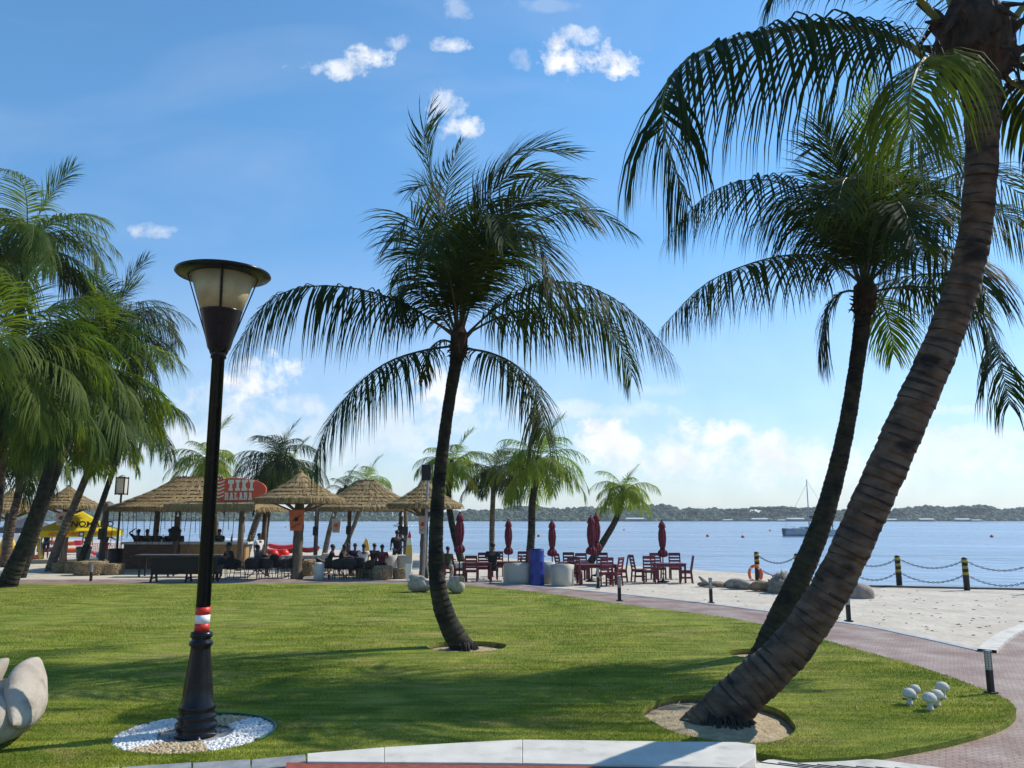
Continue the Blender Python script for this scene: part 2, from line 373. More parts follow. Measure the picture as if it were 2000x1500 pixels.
def m_path():
    m = bpy.data.materials.new('stamped_path'); m.use_nodes = True; t = m.node_tree; b = t.nodes['Principled BSDF']
    b.inputs['Roughness'].default_value = .62; b.inputs['Specular IOR Level'].default_value = .35
    g = N(t, 'ShaderNodeNewGeometry')
    def noise(s, d=6):
        n = N(t, 'ShaderNodeTexNoise'); n.inputs['Scale'].default_value = s; n.inputs['Detail'].default_value = d; t.links.new(g.outputs['Position'], n.inputs['Vector']); return n.outputs[0]
    r = N(t, 'ShaderNodeValToRGB'); e = r.color_ramp.elements; e[0].position = .34; e[0].color = (.25, .15, .112, 1); e[1].position = .68; e[1].color = (.40, .315, .26, 1)
    t.links.new(noise(1.6, 9), r.inputs[0])
    mp = N(t, 'ShaderNodeMapping'); mp.inputs['Rotation'].default_value = (0, 0, R(28)); t.links.new(g.outputs['Position'], mp.inputs[0])
    bk = N(t, 'ShaderNodeTexBrick'); bk.inputs['Scale'].default_value = 4.2; bk.inputs['Mortar Size'].default_value = .03; bk.inputs['Color1'].default_value = (1, 1, 1, 1); bk.inputs['Color2'].default_value = (.85, .85, .88, 1); bk.inputs['Mortar'].default_value = (.62, .6, .6, 1)
    t.links.new(mp.outputs[0], bk.inputs[0])
    x = N(t, 'ShaderNodeMixRGB', blend_type='MULTIPLY'); x.inputs[0].default_value = 1; t.links.new(r.outputs[0], x.inputs[1]); t.links.new(bk.outputs[0], x.inputs[2])
    t.links.new(x.outputs[0], b.inputs['Base Color'])
    bp = N(t, 'ShaderNodeBump'); bp.inputs['Distance'].default_value = .012; hh = mth(t, 'ADD', noise(14), mth(t, 'MULTIPLY', bk.outputs['Fac'], -.6)); t.links.new(hh, bp.inputs['Height']); t.links.new(bp.outputs[0], b.inputs['Normal'])
    return m
M['path'] = m_path()
def m_water():
    m = bpy.data.materials.new('sea_water'); m.use_nodes = True; t = m.node_tree; b = t.nodes['Principled BSDF']
    b.inputs['Specular IOR Level'].default_value = .5; b.inputs['IOR'].default_value = 1.33
    g = N(t, 'ShaderNodeNewGeometry')
    def noise(s, st, d=6, rot=0):
        mp = N(t, 'ShaderNodeMapping'); mp.inputs['Scale'].default_value = st; mp.inputs['Rotation'].default_value = (0, 0, R(rot)); t.links.new(g.outputs['Position'], mp.inputs[0])
        n = N(t, 'ShaderNodeTexNoise'); n.inputs['Scale'].default_value = s; n.inputs['Detail'].default_value = d; t.links.new(mp.outputs[0], n.inputs['Vector']); return n.outputs[0]
    band = noise(.035, (.25, 1, 1), 5, 3)
    r = N(t, 'ShaderNodeValToRGB'); e = r.color_ramp.elements; e[0].position = .38; e[0].color = (.085, .155, .25, 1); e[1].position = .62; e[1].color = (.25, .33, .42, 1); t.links.new(band, r.inputs[0])  # pale bands: glare streaks on the sea painted into its colour
    t.links.new(r.outputs[0], b.inputs['Base Color'])
    mr = N(t, 'ShaderNodeMapRange'); mr.inputs[1].default_value = .35; mr.inputs[2].default_value = .65; mr.inputs[3].default_value = .16; mr.inputs[4].default_value = .30; t.links.new(band, mr.inputs[0]); t.links.new(mr.outputs[0], b.inputs['Roughness'])
    h = mth(t, 'ADD', mth(t, 'MULTIPLY', noise(.9, (.5, 1, 1), 6), 1.0), mth(t, 'MULTIPLY', noise(.16, (.5, 1, 1), 4), 2.2))
    bp = N(t, 'ShaderNodeBump'); bp.inputs['Distance'].default_value = .42; bp.inputs['Strength'].default_value = 1; t.links.new(h, bp.inputs['Height']); t.links.new(bp.outputs[0], b.inputs['Normal'])
    return m
M['water'] = m_water()

# ------------------------------------------------------------------ setting
def flat(name, rings, z, m, skirt=0, label=None):
    rr = [[Vector((p[0], p[1], 0)) for p in ring] for ring in rings]
    tris = tessellate_polygon(rr); pts = [p for r_ in rr for p in r_]
    mb = MB(); mb.add([(p.x, p.y, z) for p in pts], [tuple(t_) for t_ in tris])
    if skirt:
        for ring in rr:
            n = len(ring); vs = [(p.x, p.y, z) for p in ring]+[(p.x, p.y, z-skirt) for p in ring]
            mb.add(vs, [(i, (i+1) % n, n+(i+1) % n, n+i) for i in range(n)])
    o = mb.build(name, m)
    bm = bmesh.new(); bm.from_mesh(o.data)
    top = [f for f in bm.faces if abs(f.normal.z) > .5]
    for f in top:
        if f.normal.z < 0: f.normal_flip()
    bm.to_mesh(o.data); bm.free()
    return o
def cr(pts, k=6):
    """Catmull-Rom through points"""
    out = []; P = [Vector(p) for p in pts]
    P = [P[0]*2-P[1]]+P+[P[-1]*2-P[-2]]
    for i in range(1, len(P)-2):
        for j in range(k):
            t = j/k; a, b, c, d = P[i-1], P[i], P[i+1], P[i+2]
            out.append(.5*((2*b)+(c-a)*t+(2*a-5*b+4*c-d)*t*t+(3*b-a-3*c+d)*t*t*t))
    out.append(P[-2]); return out

lawn_px = [(-600, 1141), (0, 1141), (400, 1140), (700, 1139), (900, 1143), (1060, 1158), (1200, 1178), (1400, 1203), (1500, 1222), (1600, 1247), (1700, 1275), (1800, 1303), (1900, 1338), (1960, 1362), (1984, 1385), (1972, 1407), (1930, 1426), (1850, 1448), (1760, 1465), (1680, 1477), (1560, 1483)]
edge = cr([G(x, y, 0) for x, y in lawn_px], 4)
kerb_px = [(1478, 1470), (1250, 1462), (1020, 1458), (900, 1463), (750, 1472), (600, 1482), (420, 1490), (300, 1495), (150, 1503), (-100, 1520), (-600, 1570)]
lawn_poly = edge+[G(x, y, 0) for x, y in kerb_px]
C0 = G(905, 1262, 0); R1B = G(1398, 1398, 0); R2B = G(1497, 1277, 0); LB = G(382, 1431, 0)
def ell(c, a, b, n=40, wob=.0, sd_=1):
    rnd = random.Random(sd_); ph = [rnd.uniform(0, 6) for _ in range(3)]
    return [Vector((c.x+a*math.cos(t)*(1+wob*math.sin(3*t+ph[0])+wob*.6*math.sin(7*t+ph[1])), c.y+b*math.sin(t)*(1+wob*math.sin(4*t+ph[2])), 0)) for t in [2*math.pi*i/n for i in range(n)]]
holes = [ell(C0+Vector((.05, 0, 0)), .72, .62, 40, .03, 1), ell(R1B+Vector((.02, -.02, 0)), .84, 1.12, 48, .025, 2), ell(R2B+Vector((-.1, .05, 0)), .55, .5, 32, .03, 3), ell(LB, .82, .80, 48, 0, 4)]
lawn = tag(flat('lawn', [lawn_poly]+[h[::-1] for h in holes], 0, M['turf'], .16), kind='structure')
# pits
for i, (h, c, lab) in enumerate([(holes[0], C0, 'a'), (holes[1], R1B, 'b'), (holes[2], R2B, 'c')]):
    mb = MB(); n = len(h); rings = 10; vs = []
    for r_ in range(rings+1):
        k = 1-r_/rings
        for p in h:
            q = c+(p-Vector((c.x, c.y, 0)))*k if r_ else p.copy()
            z = -.095+.085*(1-k)**1.1+(random.uniform(-.012, .012) if 0 < r_ else 0)
            vs.append((c.x+(p.x-c.x)*k, c.y+(p.y-c.y)*k, z))
    fs = [(r_*n+j, r_*n+(j+1) % n, (r_+1)*n+(j+1) % n, (r_+1)*n+j) for r_ in range(rings) for j in range(n)]
    mb.add(vs, fs); tag(mb.build('tree_pit_sand', M['soil_sand'], smooth=True), kind='structure')
mb = MB(); n = len(holes[3]); mb.add([(p.x, p.y, -.03) for p in holes[3]], [tuple(range(n))]); tag(mb.build('gravel_bed', M['gravel']), kind='structure')
# path
po = cr([G(x, y, ZP) for x, y in [(-900, 1131), (0, 1132), (500, 1131), (900, 1136), (1060, 1147), (1200, 1159), (1400, 1181), (1650, 1216), (1780, 1241), (1928, 1274)]], 4)
pr = cr([G(x, y, ZP) for x, y in [(1928, 1274), (1955, 1250), (2000, 1228), (2100, 1200), (2400, 1165)]], 4)
path_poly = po+pr[1:]+[Vector((30, -12, 0)), Vector((-30, -12, 0)), Vector((-30, po[0].y, 0))]
tag(flat('path', [path_poly]+[h[::-1] for h in holes[:3]], ZP, M['path'], .12), kind='structure')
def strip(name, line, w, z, m, h=.02, kind='structure'):
    mb = MB(); vs = []; n = len(line)
    for i, p in enumerate(line):
        t = (line[min(i+1, n-1)]-line[max(i-1, 0)]); t.z = 0; t.normalize(); s = Vector((-t.y, t.x, 0))
        for q, zz in ((p-s*w/2, z-.08), (p-s*w/2, z+h), (p+s*w/2, z+h), (p+s*w/2, z-.08)): vs.append((q.x, q.y, zz))
    fs = [(i*4+k, i*4+k+1, i*4+k+5, i*4+k+4) for i in range(n-1) for k in range(3)]
    mb.add(vs, fs); return tag(mb.build(name, m), kind=kind)
M['edge_blue'] = mat('pale_path_edging', (.40, .43, .45), (.30, .33, .36), .8, 6, bump=.003)
strip('path_edging', po[12:], .16, ZP, M['edge_blue'], .012)
strip('path_kerb', pr, .30, ZP, M['concrete'], .05)
# joint line across the path is a thin groove of dark grout
a = G(1900, 1322, ZP); b_ = G(1945, 1275, ZP)
# beach
wl_px = [(-1500, 1046), (-400, 1050), (0, 1055), (200, 1062), (400, 1072), (600, 1080), (800, 1088), (1000, 1100), (1150, 1110), (1300, 1119), (1400, 1126), (1480, 1131), (1540, 1136)]
wl = cr([G(x, y, ZW) for x, y in wl_px], 3)
sw = [G(x, y, ZS) for x, y in [(1665, 1145), (1750, 1147), (1850, 1149), (2000, 1152), (2400, 1160)]]
mb = MB(); cols = []
for p in wl:
    inn = p*(1-3.2/p.length); 
    cols.append([(inn.x*.25, -14, ZS) if False else (inn.x, -16, ZS), (inn.x, inn.y, ZS), (inn.x*.5+p.x*.5, inn.y*.5+p.y*.5, ZS-.16), (p.x, p.y, ZW), (p.x*1.25, p.y*1.25, -2.2)])
for p in sw:
    cols.append([(p.x, -16, ZS), (p.x, p.y, ZS), (p.x, p.y+.02, ZS-.2), (p.x, p.y+.03, ZW), (p.x, p.y+.05, -2.2)])
vs = [q for c in cols for q in c]; n = len(cols)
fs = [(i*5+k, (i+1)*5+k, (i+1)*5+k+1, i*5+k+1) for i in range(n-1) for k in range(4)]
mb.add(vs, fs); o = mb.build('beach', M['sand']); tag(o, kind='structure')
# seawall coping
strip('seawall_coping', [Vector((p.x, p.y, 0)) for p in sw], .3, ZS, mat('weathered_coping', (.10, .095, .085), (.06, .056, .05), .9), .05)
mb = MB(); mb.add([(-2500, 5, ZW), (2500, 5, ZW), (2500, 3500, ZW), (-2500, 3500, ZW)], [(0, 1, 2, 3)]); tag(mb.build('water', M['water']), kind='structure')
mb = MB(); mb.add([(-2500, 568, ZW-1.2), (2500, 568, ZW-1.2), (2500, 574, ZW+1.2), (-2500, 574, ZW+1.2), (2500, 1200, 2), (-2500, 1200, 2)], [(0, 1, 2, 3), (3, 2, 4, 5)])
tag(mb.build('far_shore_ground', mat('shore_mud', (.05, .05, .03), (.03, .035, .02), .95)), kind='structure')

# ---- kerb in front, brick and grey paving beyond it
kl = [(1440, 1449), (1250, 1447), (1020, 1444), (900, 1450), (750, 1459), (600, 1471)]
kn = [(600, 1487), (750, 1488), (900, 1489), (1020, 1490), (1250, 1494), (1440, 1497)]
def slab(name, top, z, h, m, label, cat, bev=.015):
    pts = [G(x, y, z) for x, y in top]; mb = MB(); n = len(pts)
    if ((pts[1]-pts[0]).cross(pts[2]-pts[1])).z < 0: pts = pts[::-1]
    c = sum(pts, Vector())/n; c.z = z-h
    mb.prism([(p.x-c.x, p.y-c.y) for p in pts], 0, h)
    o = mb.build(name, m, bevel=bev, loc=c); 
    if cat: tag(o, label, cat)
    return o
kw = thing('kerb_wall', 'long low white concrete kerb wall along the near lawn edge', 'kerb', G(1040, 1470, 0))
for top in ([(600, 1471), (749.6, 1459.1), (749.6, 1488), (600, 1487)], [(750.4, 1459), (900, 1450), (1019.6, 1444), (1019.6, 1490), (900, 1489), (750.4, 1488)], [(1020.4, 1444), (1250, 1447), (1440, 1449), (1476, 1454), (1474, 1478), (1440, 1499), (1250, 1494), (1020.4, 1490)]):
    o = slab('kerb_block', top, .10, .30, M['concrete'], None, None, .007); o.parent = kw; o.location = o.location-kw.location
tag(slab('brick_paving', [(560, 1489), (1120, 1492), (1480, 1500), (1600, 1700), (500, 1700)], .082, .15, M['brick'], None, None, .002), kind='structure')
# grey pavers left of the kerb
rnd = random.Random(4)
gp = [((430, 1487), (598, 1473)), ]
xs = [-200, -60, 90, 235, 375, 490, 598]
ys = [1526, 1513, 1504, 1496, 1487.5, 1481, 1472]
for i in range(len(xs)-1):
    a, b = xs[i]+2, xs[i+1]-2
    tag(slab('kerb_stone', [(a, ys[i]+2), (b, ys[i+1]+1), (b+2, ys[i+1]+20), (a-2, ys[i]+22)], .03, .12, M['grey_paver'], 'x', 'paving stone', .006), ['grey kerb stone at the far bottom left, below the frame edge', 'grey kerb stone below the left bottom corner', 'grey kerb stone under the lamp bed, left', 'grey kerb stone in the row below the pebble bed', 'grey kerb stone, second left of the white kerb wall', 'grey kerb stone butting the left end of the white kerb wall'][i], 'kerb stone', 'grey kerb stones left of the white kerb')
# pale grooved drain cover slabs right of the kerb
def drain():
    t = thing('drain_cover', 'pale slotted drain strip to the right of the white kerb wall', 'drain cover', G(1600, 1490, ZP))
    c = t.location; mb = MB(); m2 = MB()
    pts = [G(x, y, ZP+.03)-c for x, y in [(1452, 1500), (1500, 1483.5), (1640, 1479), (1720, 1484), (1830, 1498), (1900, 1510), (1450, 1540)]]
    mb.prism([(p.x, p.y) for p in pts][::-1], -.03, .03); mb.build('slab', M['concrete'], t)
    for i in range(9):
        x = 1490+i*38; a_ = G(x-8, 1482+i*1.6+6, ZP+.034)-c; b2 = G(x+90, 1486+i*1.6+14, ZP+.034)-c
        m2.bar(a_, b2, .010, .006)
    m2.build('slot', M['black'], t)
drain()

# ---- grass blades
def grass():
    rng = np.random.default_rng(3)
    poly = np.array([(p.x, p.y) for p in lawn_poly])
    def inside(x, y, pg):
        r = np.zeros(len(x), bool); n = len(pg); j = n-1
        for i in range(n):
            xi, yi = pg[i]; xj, yj = pg[j]
            c = ((yi > y) != (yj > y)) & (x < (xj-xi)*(y-yi)/(yj-yi+1e-12)+xi); r ^= c; j = i
        return r
    X = []; Y = []
    for y0, y1, dens in ((6.9, 8.5, 5200), (8.5, 10.5, 3600), (10.5, 13.5, 2000), (13.5, 18, 900), (18, 28.2, 300)):
        w = .70*y1+.6; n = int((y1-y0)*2*w*dens)
        x = rng.uniform(-w, w, n); y = rng.uniform(y0, y1, n); k = inside(x, y, poly)
        for hh in holes:
            pg = np.array([(p.x, p.y) for p in hh]); k &= ~inside(x, y, pg)
        X.append(x[k]); Y.append(y[k])
    x = np.concatenate(X); y = np.concatenate(Y); n = len(x)
    big = 1+np.clip((y-9)/14, 0, 1.3)
    h = rng.uniform(.010, .028, n)*(.85+.3*np.sin(x*1.3+.5*np.sin(y*2)))*(1+.35*np.clip((y-9)/14, 0, 1)); w = rng.uniform(.0022, .0042, n)*big*1.25
    a = rng.uniform(0, 2*np.pi, n); l = rng.uniform(0, .026, n); la = rng.uniform(0, 2*np.pi, n)
    co = np.empty((n, 3, 3), np.float32)
    co[:, 0] = np.stack([x+np.cos(a)*w, y+np.sin(a)*w, np.full(n, -.002)], 1)
    co[:, 1] = np.stack([x-np.cos(a)*w, y-np.sin(a)*w, np.full(n, -.002)], 1)
    co[:, 2] = np.stack([x+np.cos(la)*l, y+np.sin(la)*l, h], 1)
    me = bpy.data.meshes.new('grass'); me.vertices.add(n*3); me.loops.add(n*3); me.polygons.add(n)
    me.vertices.foreach_set('co', co.ravel()); me.loops.foreach_set('vertex_index', np.arange(n*3, dtype=np.int32))
    me.polygons.foreach_set('loop_start', np.arange(0, n*3, 3, dtype=np.int32))
    me.materials.append(M['blade']); me.update(); me.validate()
    o = bpy.data.objects.new('grass', me); col.objects.link(o)
    tag(o, 'short mown green grass covering the lawn', 'grass', kind='stuff'); print('blades', n)
grass()

# ---- far wood
def wood():
    rnd = random.Random(11); mb = MB()
    def blob(c, r, seg=7):
        vs = []; fs = []; m_ = 4
        for i in range(m_+1):
            th = math.pi*i/m_*.62
            for k in range(seg):
                a = 2*math.pi*(k+rnd.uniform(-.3, .3))/seg; w = rnd.uniform(.72, 1.2)
                vs.append((c[0]+r[0]*math.sin(th)*math.cos(a)*w, c[1]+r[1]*math.sin(th)*math.sin(a)*w, c[2]+r[2]*math.cos(th)*w))
        for i in range(m_):
            for k in range(seg): fs.append((i*seg+k, (i+1)*seg+k, (i+1)*seg+(k+1) % seg, i*seg+(k+1) % seg))
        mb.add(vs, fs, 0 if rnd.random() < .55 else 1)
    x = -520.0
    while x < 560:
        hmax = 9.4+1.8*math.sin(x*.021)+1.2*math.sin(x*.061+1)+.9*math.sin(x*.13)
        if x < -150: hmax *= .85
        for row in range(6):
            for q in range(2):
                r = rnd.uniform(1.7, 3.6); y = 574+row*7+rnd.uniform(-3, 3)
                z = ZW+(row+1)/6*hmax*.92*rnd.uniform(.8, 1.06)-r*.5
                blob((x+rnd.uniform(-4, 4), y, z), (r*1.2, r, r*.85))
        x += 2.6
    # flat topped rain trees rising over the canopy
    for px, h, w in ((1487, 11.4, 6), (1500, 10.8, 5), (1528, 11.6, 7), (1560, 10.6, 7), (1600, 11, 8), (1885, 11.6, 8), (1905, 10.9, 8), (1355, 10.0, 5), (1440, 10, 6), (1760, 10.2, 5), (700, 9, 6)):
        d = dirp(px, 1000); X = d.x/d.y*590
        for k in range(9): blob((X+rnd.uniform(-w, w), 590+rnd.uniform(-4, 4), h-ZW-3.4+rnd.uniform(-.5, .3)), (rnd.uniform(2, 3.4), 3, 1.3))
    # paler hill woods far to the left
    for k in range(230):
        X = rnd.uniform(-760, -60); Y = rnd.uniform(900, 1000); t_ = (X+760)/700
        blob((X, Y, ZW+rnd.uniform(.3, 1)*(11+9*math.exp(-((X+560)/120)**2)-4*t_)), (9, 8, 6))
    tag(mb.build('mangrove_wood', [mat('mangrove_green', (.085, .115, .060), (.045, .065, .036), .95, .25), mat('mangrove_olive', (.12, .145, .075), (.07, .09, .05), .95, .25)]), 'dense green mangrove wood lining the far shore', 'wood', kind='stuff')
wood()
# floating fish-farm huts by the far shore
def far_hut():
    t = thing('floating_hut', 'x', 'floating hut')
    mb = MB(); mb.box((0, 0, .25), (14, 5, .5)); mb.build('raft', mat('raft_wood', (.10, .09, .08)), t)
    mb = MB(); mb.box((0, 0, 1.1), (9, 3, 1.2)); mb.build('wall', mat('hut_wall', (.22, .22, .22)), t)
    mb = MB(); mb.add([(-6, -2.4, 1.6), (6, -2.4, 1.6), (6, 0, 2.5), (-6, 0, 2.5), (6, 2.4, 1.6), (-6, 2.4, 1.6)], [(0, 1, 2, 3), (3, 2, 4, 5), (0, 3, 5), (1, 4, 2)]); mb.build('roof', mat('tin_roof', (.55, .56, .56), (.42, .44, .45), .5), t)
    return Rep(t)
fh = far_hut()
for px, Y, s, lab in ((1240, 545, 1.0, 'low floating hut across the water behind the rightmost leaning beach palm'), (1421, 550, .55, 'small floating hut with pale roof left of the sailboat, farthest left of its cluster'), (1483, 545, .9, 'long pale roofed floating hut nearest left of the sailboat mast'), (1527, 545, .5, 'tiny pale roofed floating hut just left of the mast'), (1553, 545, .95, 'floating hut with pale roof at the mast of the sailboat'), (1738, 548, .7, 'floating hut just right of the thick leaning trunk'), (1808, 545, .8, 'pale roofed floating hut above the right chain posts'), (1878, 545, .8, 'pale roofed floating hut under the round far tree'), (1906, 545, .5, 'small floating hut farthest right on the far shore')):
    d = dirp(px, 1015); fh((d.x/d.y*Y, Y, ZW), 0, lab, 'floating huts along the far shore', s)

# ------------------------------------------------------------------ palms
GRAV = Vector((0, 0, -1))
def resample(P, n):
    d = [0]
    for i in range(1, len(P)): d.append(d[-1]+(P[i]-P[i-1]).length)
    L = d[-1]; out = []; j = 0
    for i in range(n+1):
        s = L*i/n
        while j < len(d)-2 and d[j+1] < s: j += 1
        out.append(P[j].lerp(P[j+1], (s-d[j])/max(1e-9, d[j+1]-d[j])))
    return out, L
def frond_mesh(ctrl, ll, n=72, droop=.35, wind=Vector((0, 0, 0)), w=.032, t0=.13, rr=.028, seed=0, tips=1.0, vee=.12, clump=.25, seg=4, fa=0):
    """ctrl: 3D control points from the crown outwards. ll: longest leaflet."""
    rnd = random.Random(seed); mb = MB()
    P, L = resample(cr(ctrl, 8), 48)
    def at(t):
        f = min(.9999, max(0, t))*48; i = int(f); return P[i].lerp(P[i+1], f-i), (P[min(i+2, 48)]-P[max(i-1, 0)]).normalized()
    rp = P[::3]; mb.tube(rp, [rr*(1.9 if i == 0 else 1)*(1-.88*(i/(len(rp)-1))**.8) for i in range(len(rp))], 6, 1)
    ph = rnd.uniform(0, 6)
    n = int(n*1.22)
    for i in range(n):
        t = t0+(1-t0)*(i+.5)/n
        for side in (-1, 1):
            if rnd.random() < .035: continue
            tt = t+rnd.uniform(-.3, .3)/n
            p, T = at(tt)
            up = Vector((0, 0, 1))
            if abs(T.z) > .93: up = Vector((-T.x if abs(T.x) > .02 else .3, -T.y, .2))
            Nn = (up-T*up.dot(T)).normalized(); S = T.cross(Nn)
            k = (t-t0)/(1-t0)
            prof = (.45+.55*min(1, k/.2))*(1-.62*max(0, (k-.45)/.55)**1.5*tips)
            le = 1.8*ll*prof*rnd.uniform(.86, 1.08)
            a = R(28+fa+(38+fa*.4)*k+rnd.uniform(-7, 7)+8*math.sin(ph+t*40)*clump)
            d = (S*side*math.cos(a)+T*math.sin(a)+Nn*(vee+rnd.uniform(-.1, .1))).normalized()
            wd = (T-d*T.dot(d)).normalized()
            q = p.copy(); ww = 1.12*w*rnd.uniform(.8, 1.15)*(.55+.45*prof)
            vs = []; dr = droop*rnd.uniform(.75, 1.3)
            for s_ in range(seg):
                f = s_/seg; wk = ww*(.55, 1, .8, .45)[min(3, int(f*4))]
                vs += [q-wd*wk*.5, q+wd*wk*.5]
                d = (d+GRAV*dr*(.5+f*1.4)+wind*(.4+f)+Vector((rnd.uniform(-1, 1), rnd.uniform(-1, 1), rnd.uniform(-1, 1)))*.045).normalized()
                wd = (wd-d*wd.dot(d)).normalized(); q = q+d*le/seg
            vs.append(q)
            fs = [(2*j, 2*j+1, 2*j+3, 2*j+2) for j in range(seg-1)]+[(2*seg-2, 2*seg-1, 2*seg)]
            mb.add(vs, fs)
    return mb
def trunk_mesh(pts, rads, ring=.11, ns=20, amp=.030, seed=1):
    rnd = random.Random(seed); P, L = resample(cr(pts, 8), 64)
    rr, _ = resample(cr([(r_, i, 0) for i, r_ in enumerate(rads)], 8), 64)
    mb = MB(); n = max(40, int(L/ring)*4); out = []; rad = []; jit = 0
    for i in range(n+1):
        t = min(1, (i//4*4+(0, 1.5, 3.4, 3.74)[i % 4])/n); f = min(.9999, t)*64; k = int(f); p = P[k].lerp(P[k+1], f-k)
        # radius profile indexed by control points (pairs keep order)
        s = t*(len(rads)-1); a = min(len(rads)-2, int(s)); r0 = rads[a]+(rads[a+1]-rads[a])*(s-a)
        saw = (1, .3, -.4, -.7)[i % 4]
        if i % 4 == 0: jit = rnd.uniform(.6, 1.4)
        out.append(p+Vector((rnd.uniform(-1, 1), rnd.uniform(-1, 1), 0))*r0*.012); rad.append(r0*(1+amp*saw*jit+.02*math.sin(i*.37)))
    mb.tube(out, rad, ns, wob=.007)
    for i in range(n):   # dark leaf scars on the ring steps
        if i % 4 == 3:
            k0 = rnd.randint(0, ns); k1 = rnd.randint(int(ns*.4), ns)
            for k in range(k1): mb.m[i*ns+(k0+k) % ns] = 1
    return mb

def hero(name, label, base, trunk_px, rads_px, Y, cpx, fr, leafm, rachm, ll, tm, group=None, wind=Vector((0, 0, 0)), n=72, w=.032, seed=0, fibre=1.0, rr=.028):
    root = thing(name, label, 'palm tree', base, group=group)
    S = Y/F  # metres per pixel at this depth (approximately)
    tp = [W(x, y, Y+dy)-base for x, y, dy in trunk_px]; tp[0] = tp[1]+(tp[0]-tp[1])*1.35; tp[0].z = min(tp[0].z, -.28)
    trunk_mesh(tp, [r_*(Y+q[2])/F for r_, q in zip(rads_px, trunk_px)], seed=seed).build('trunk', [tm, M['scar']], root, smooth=True)
    cc = W(cpx[0], cpx[1], Y+trunk_px[-1][2])
    for i, f in enumerate(fr):
        fp_ = f['p']
        if math.hypot(fp_[0][0]-cpx[0], fp_[0][1]-cpx[1]) > 12: fp_ = [(cpx[0]+(fp_[0][0]-cpx[0])*.2, cpx[1]+12, 0)]+fp_
        pts = [W(x, y, Y+trunk_px[-1][2]+dy)-base for x, y, dy in fp_]
        mb = frond_mesh(pts, f.get('l', ll), f.get('n', n), f.get('d', .35), f.get('w', wind), w*f.get('lw', 1), f.get('t0', .15), rr, seed*100+i, vee=f.get('v', .12), fa=f.get('fa', -4))
        mb.build('frond', [f.get('m', leafm), rachm], root)
    # exposed roots
    r0 = rads_px[0]*S; rg = random.Random(seed+50); mb = MB(); a0 = tp[0].lerp(tp[1], .5)
    zc = [p for p in resample(cr(tp, 8), 64)[0] if p.z > -.06][0]
    for k in range(90):
        a = rg.uniform(0, 6.28); d = Vector((math.cos(a), math.sin(a)*1.1, 0)); q = Vector((zc.x, zc.y, 0))
        mb.tube([q+d*r0*.88+Vector((0, 0, rg.uniform(.0, .10))), q+d*r0*rg.uniform(1.05, 1.15)+Vector((0, 0, -.03)), q+d*r0*rg.uniform(1.2, 1.45)+Vector((0, 0, -.09))], [.016, .012, .006], 5)
    mb.build('roots', M['scar'], root, smooth=True)
    # fibrous heart and leaf bases
    rnd = random.Random(seed); mb = MB(); c = cc-base
    rr_ = rads_px[-1]*S*fibre*.85
    axis = (tp[-1]-tp[-2]).normalized()
    mb.tube([tp[-1]-axis*rr_*1.0, tp[-1], c+axis*rr_*.3, c+axis*rr_*2.0], [rr_*1.12, rr_*1.5, rr_*1.5, rr_*.5], 14, wob=.14)
    for k in range(26):
        a = k*2.4; z = rnd.uniform(-1.4, 1.0)*rr_; d = Vector((math.cos(a), math.sin(a), 0))
        p0 = tp[-1]+axis*z+d*rr_*.8; p1 = p0+(d*.55+Vector((0, 0, rnd.uniform(.2, 1))))*rr_*1.2; p2 = p1+(d*.8+Vector((0, 0, rnd.uniform(-1.2, .6))))*rr_*.9
        mb.tube([p0, p1, p2], [rr_*.30, rr_*.22, rr_*.05], 5)
    for k in range(70):
        a = rnd.uniform(0, 6.28); d = Vector((math.cos(a), math.sin(a), 0)); p0 = tp[-1]+axis*rnd.uniform(-1.2, 1.4)*rr_+d*rr_*1.2; mb.tube([p0, p0+d*rr_*.25-Vector((0, 0, rr_*.4)), p0+d*rr_*.3-Vector((0, 0, rr_*rnd.uniform(.7, 1.5)))], [rr_*.05, rr_*.035, rr_*.01], 4)
    mb.build('crown_base', M['fibre'], root, smooth=False)
    return root
WR = Vector((.16, .03, .02))
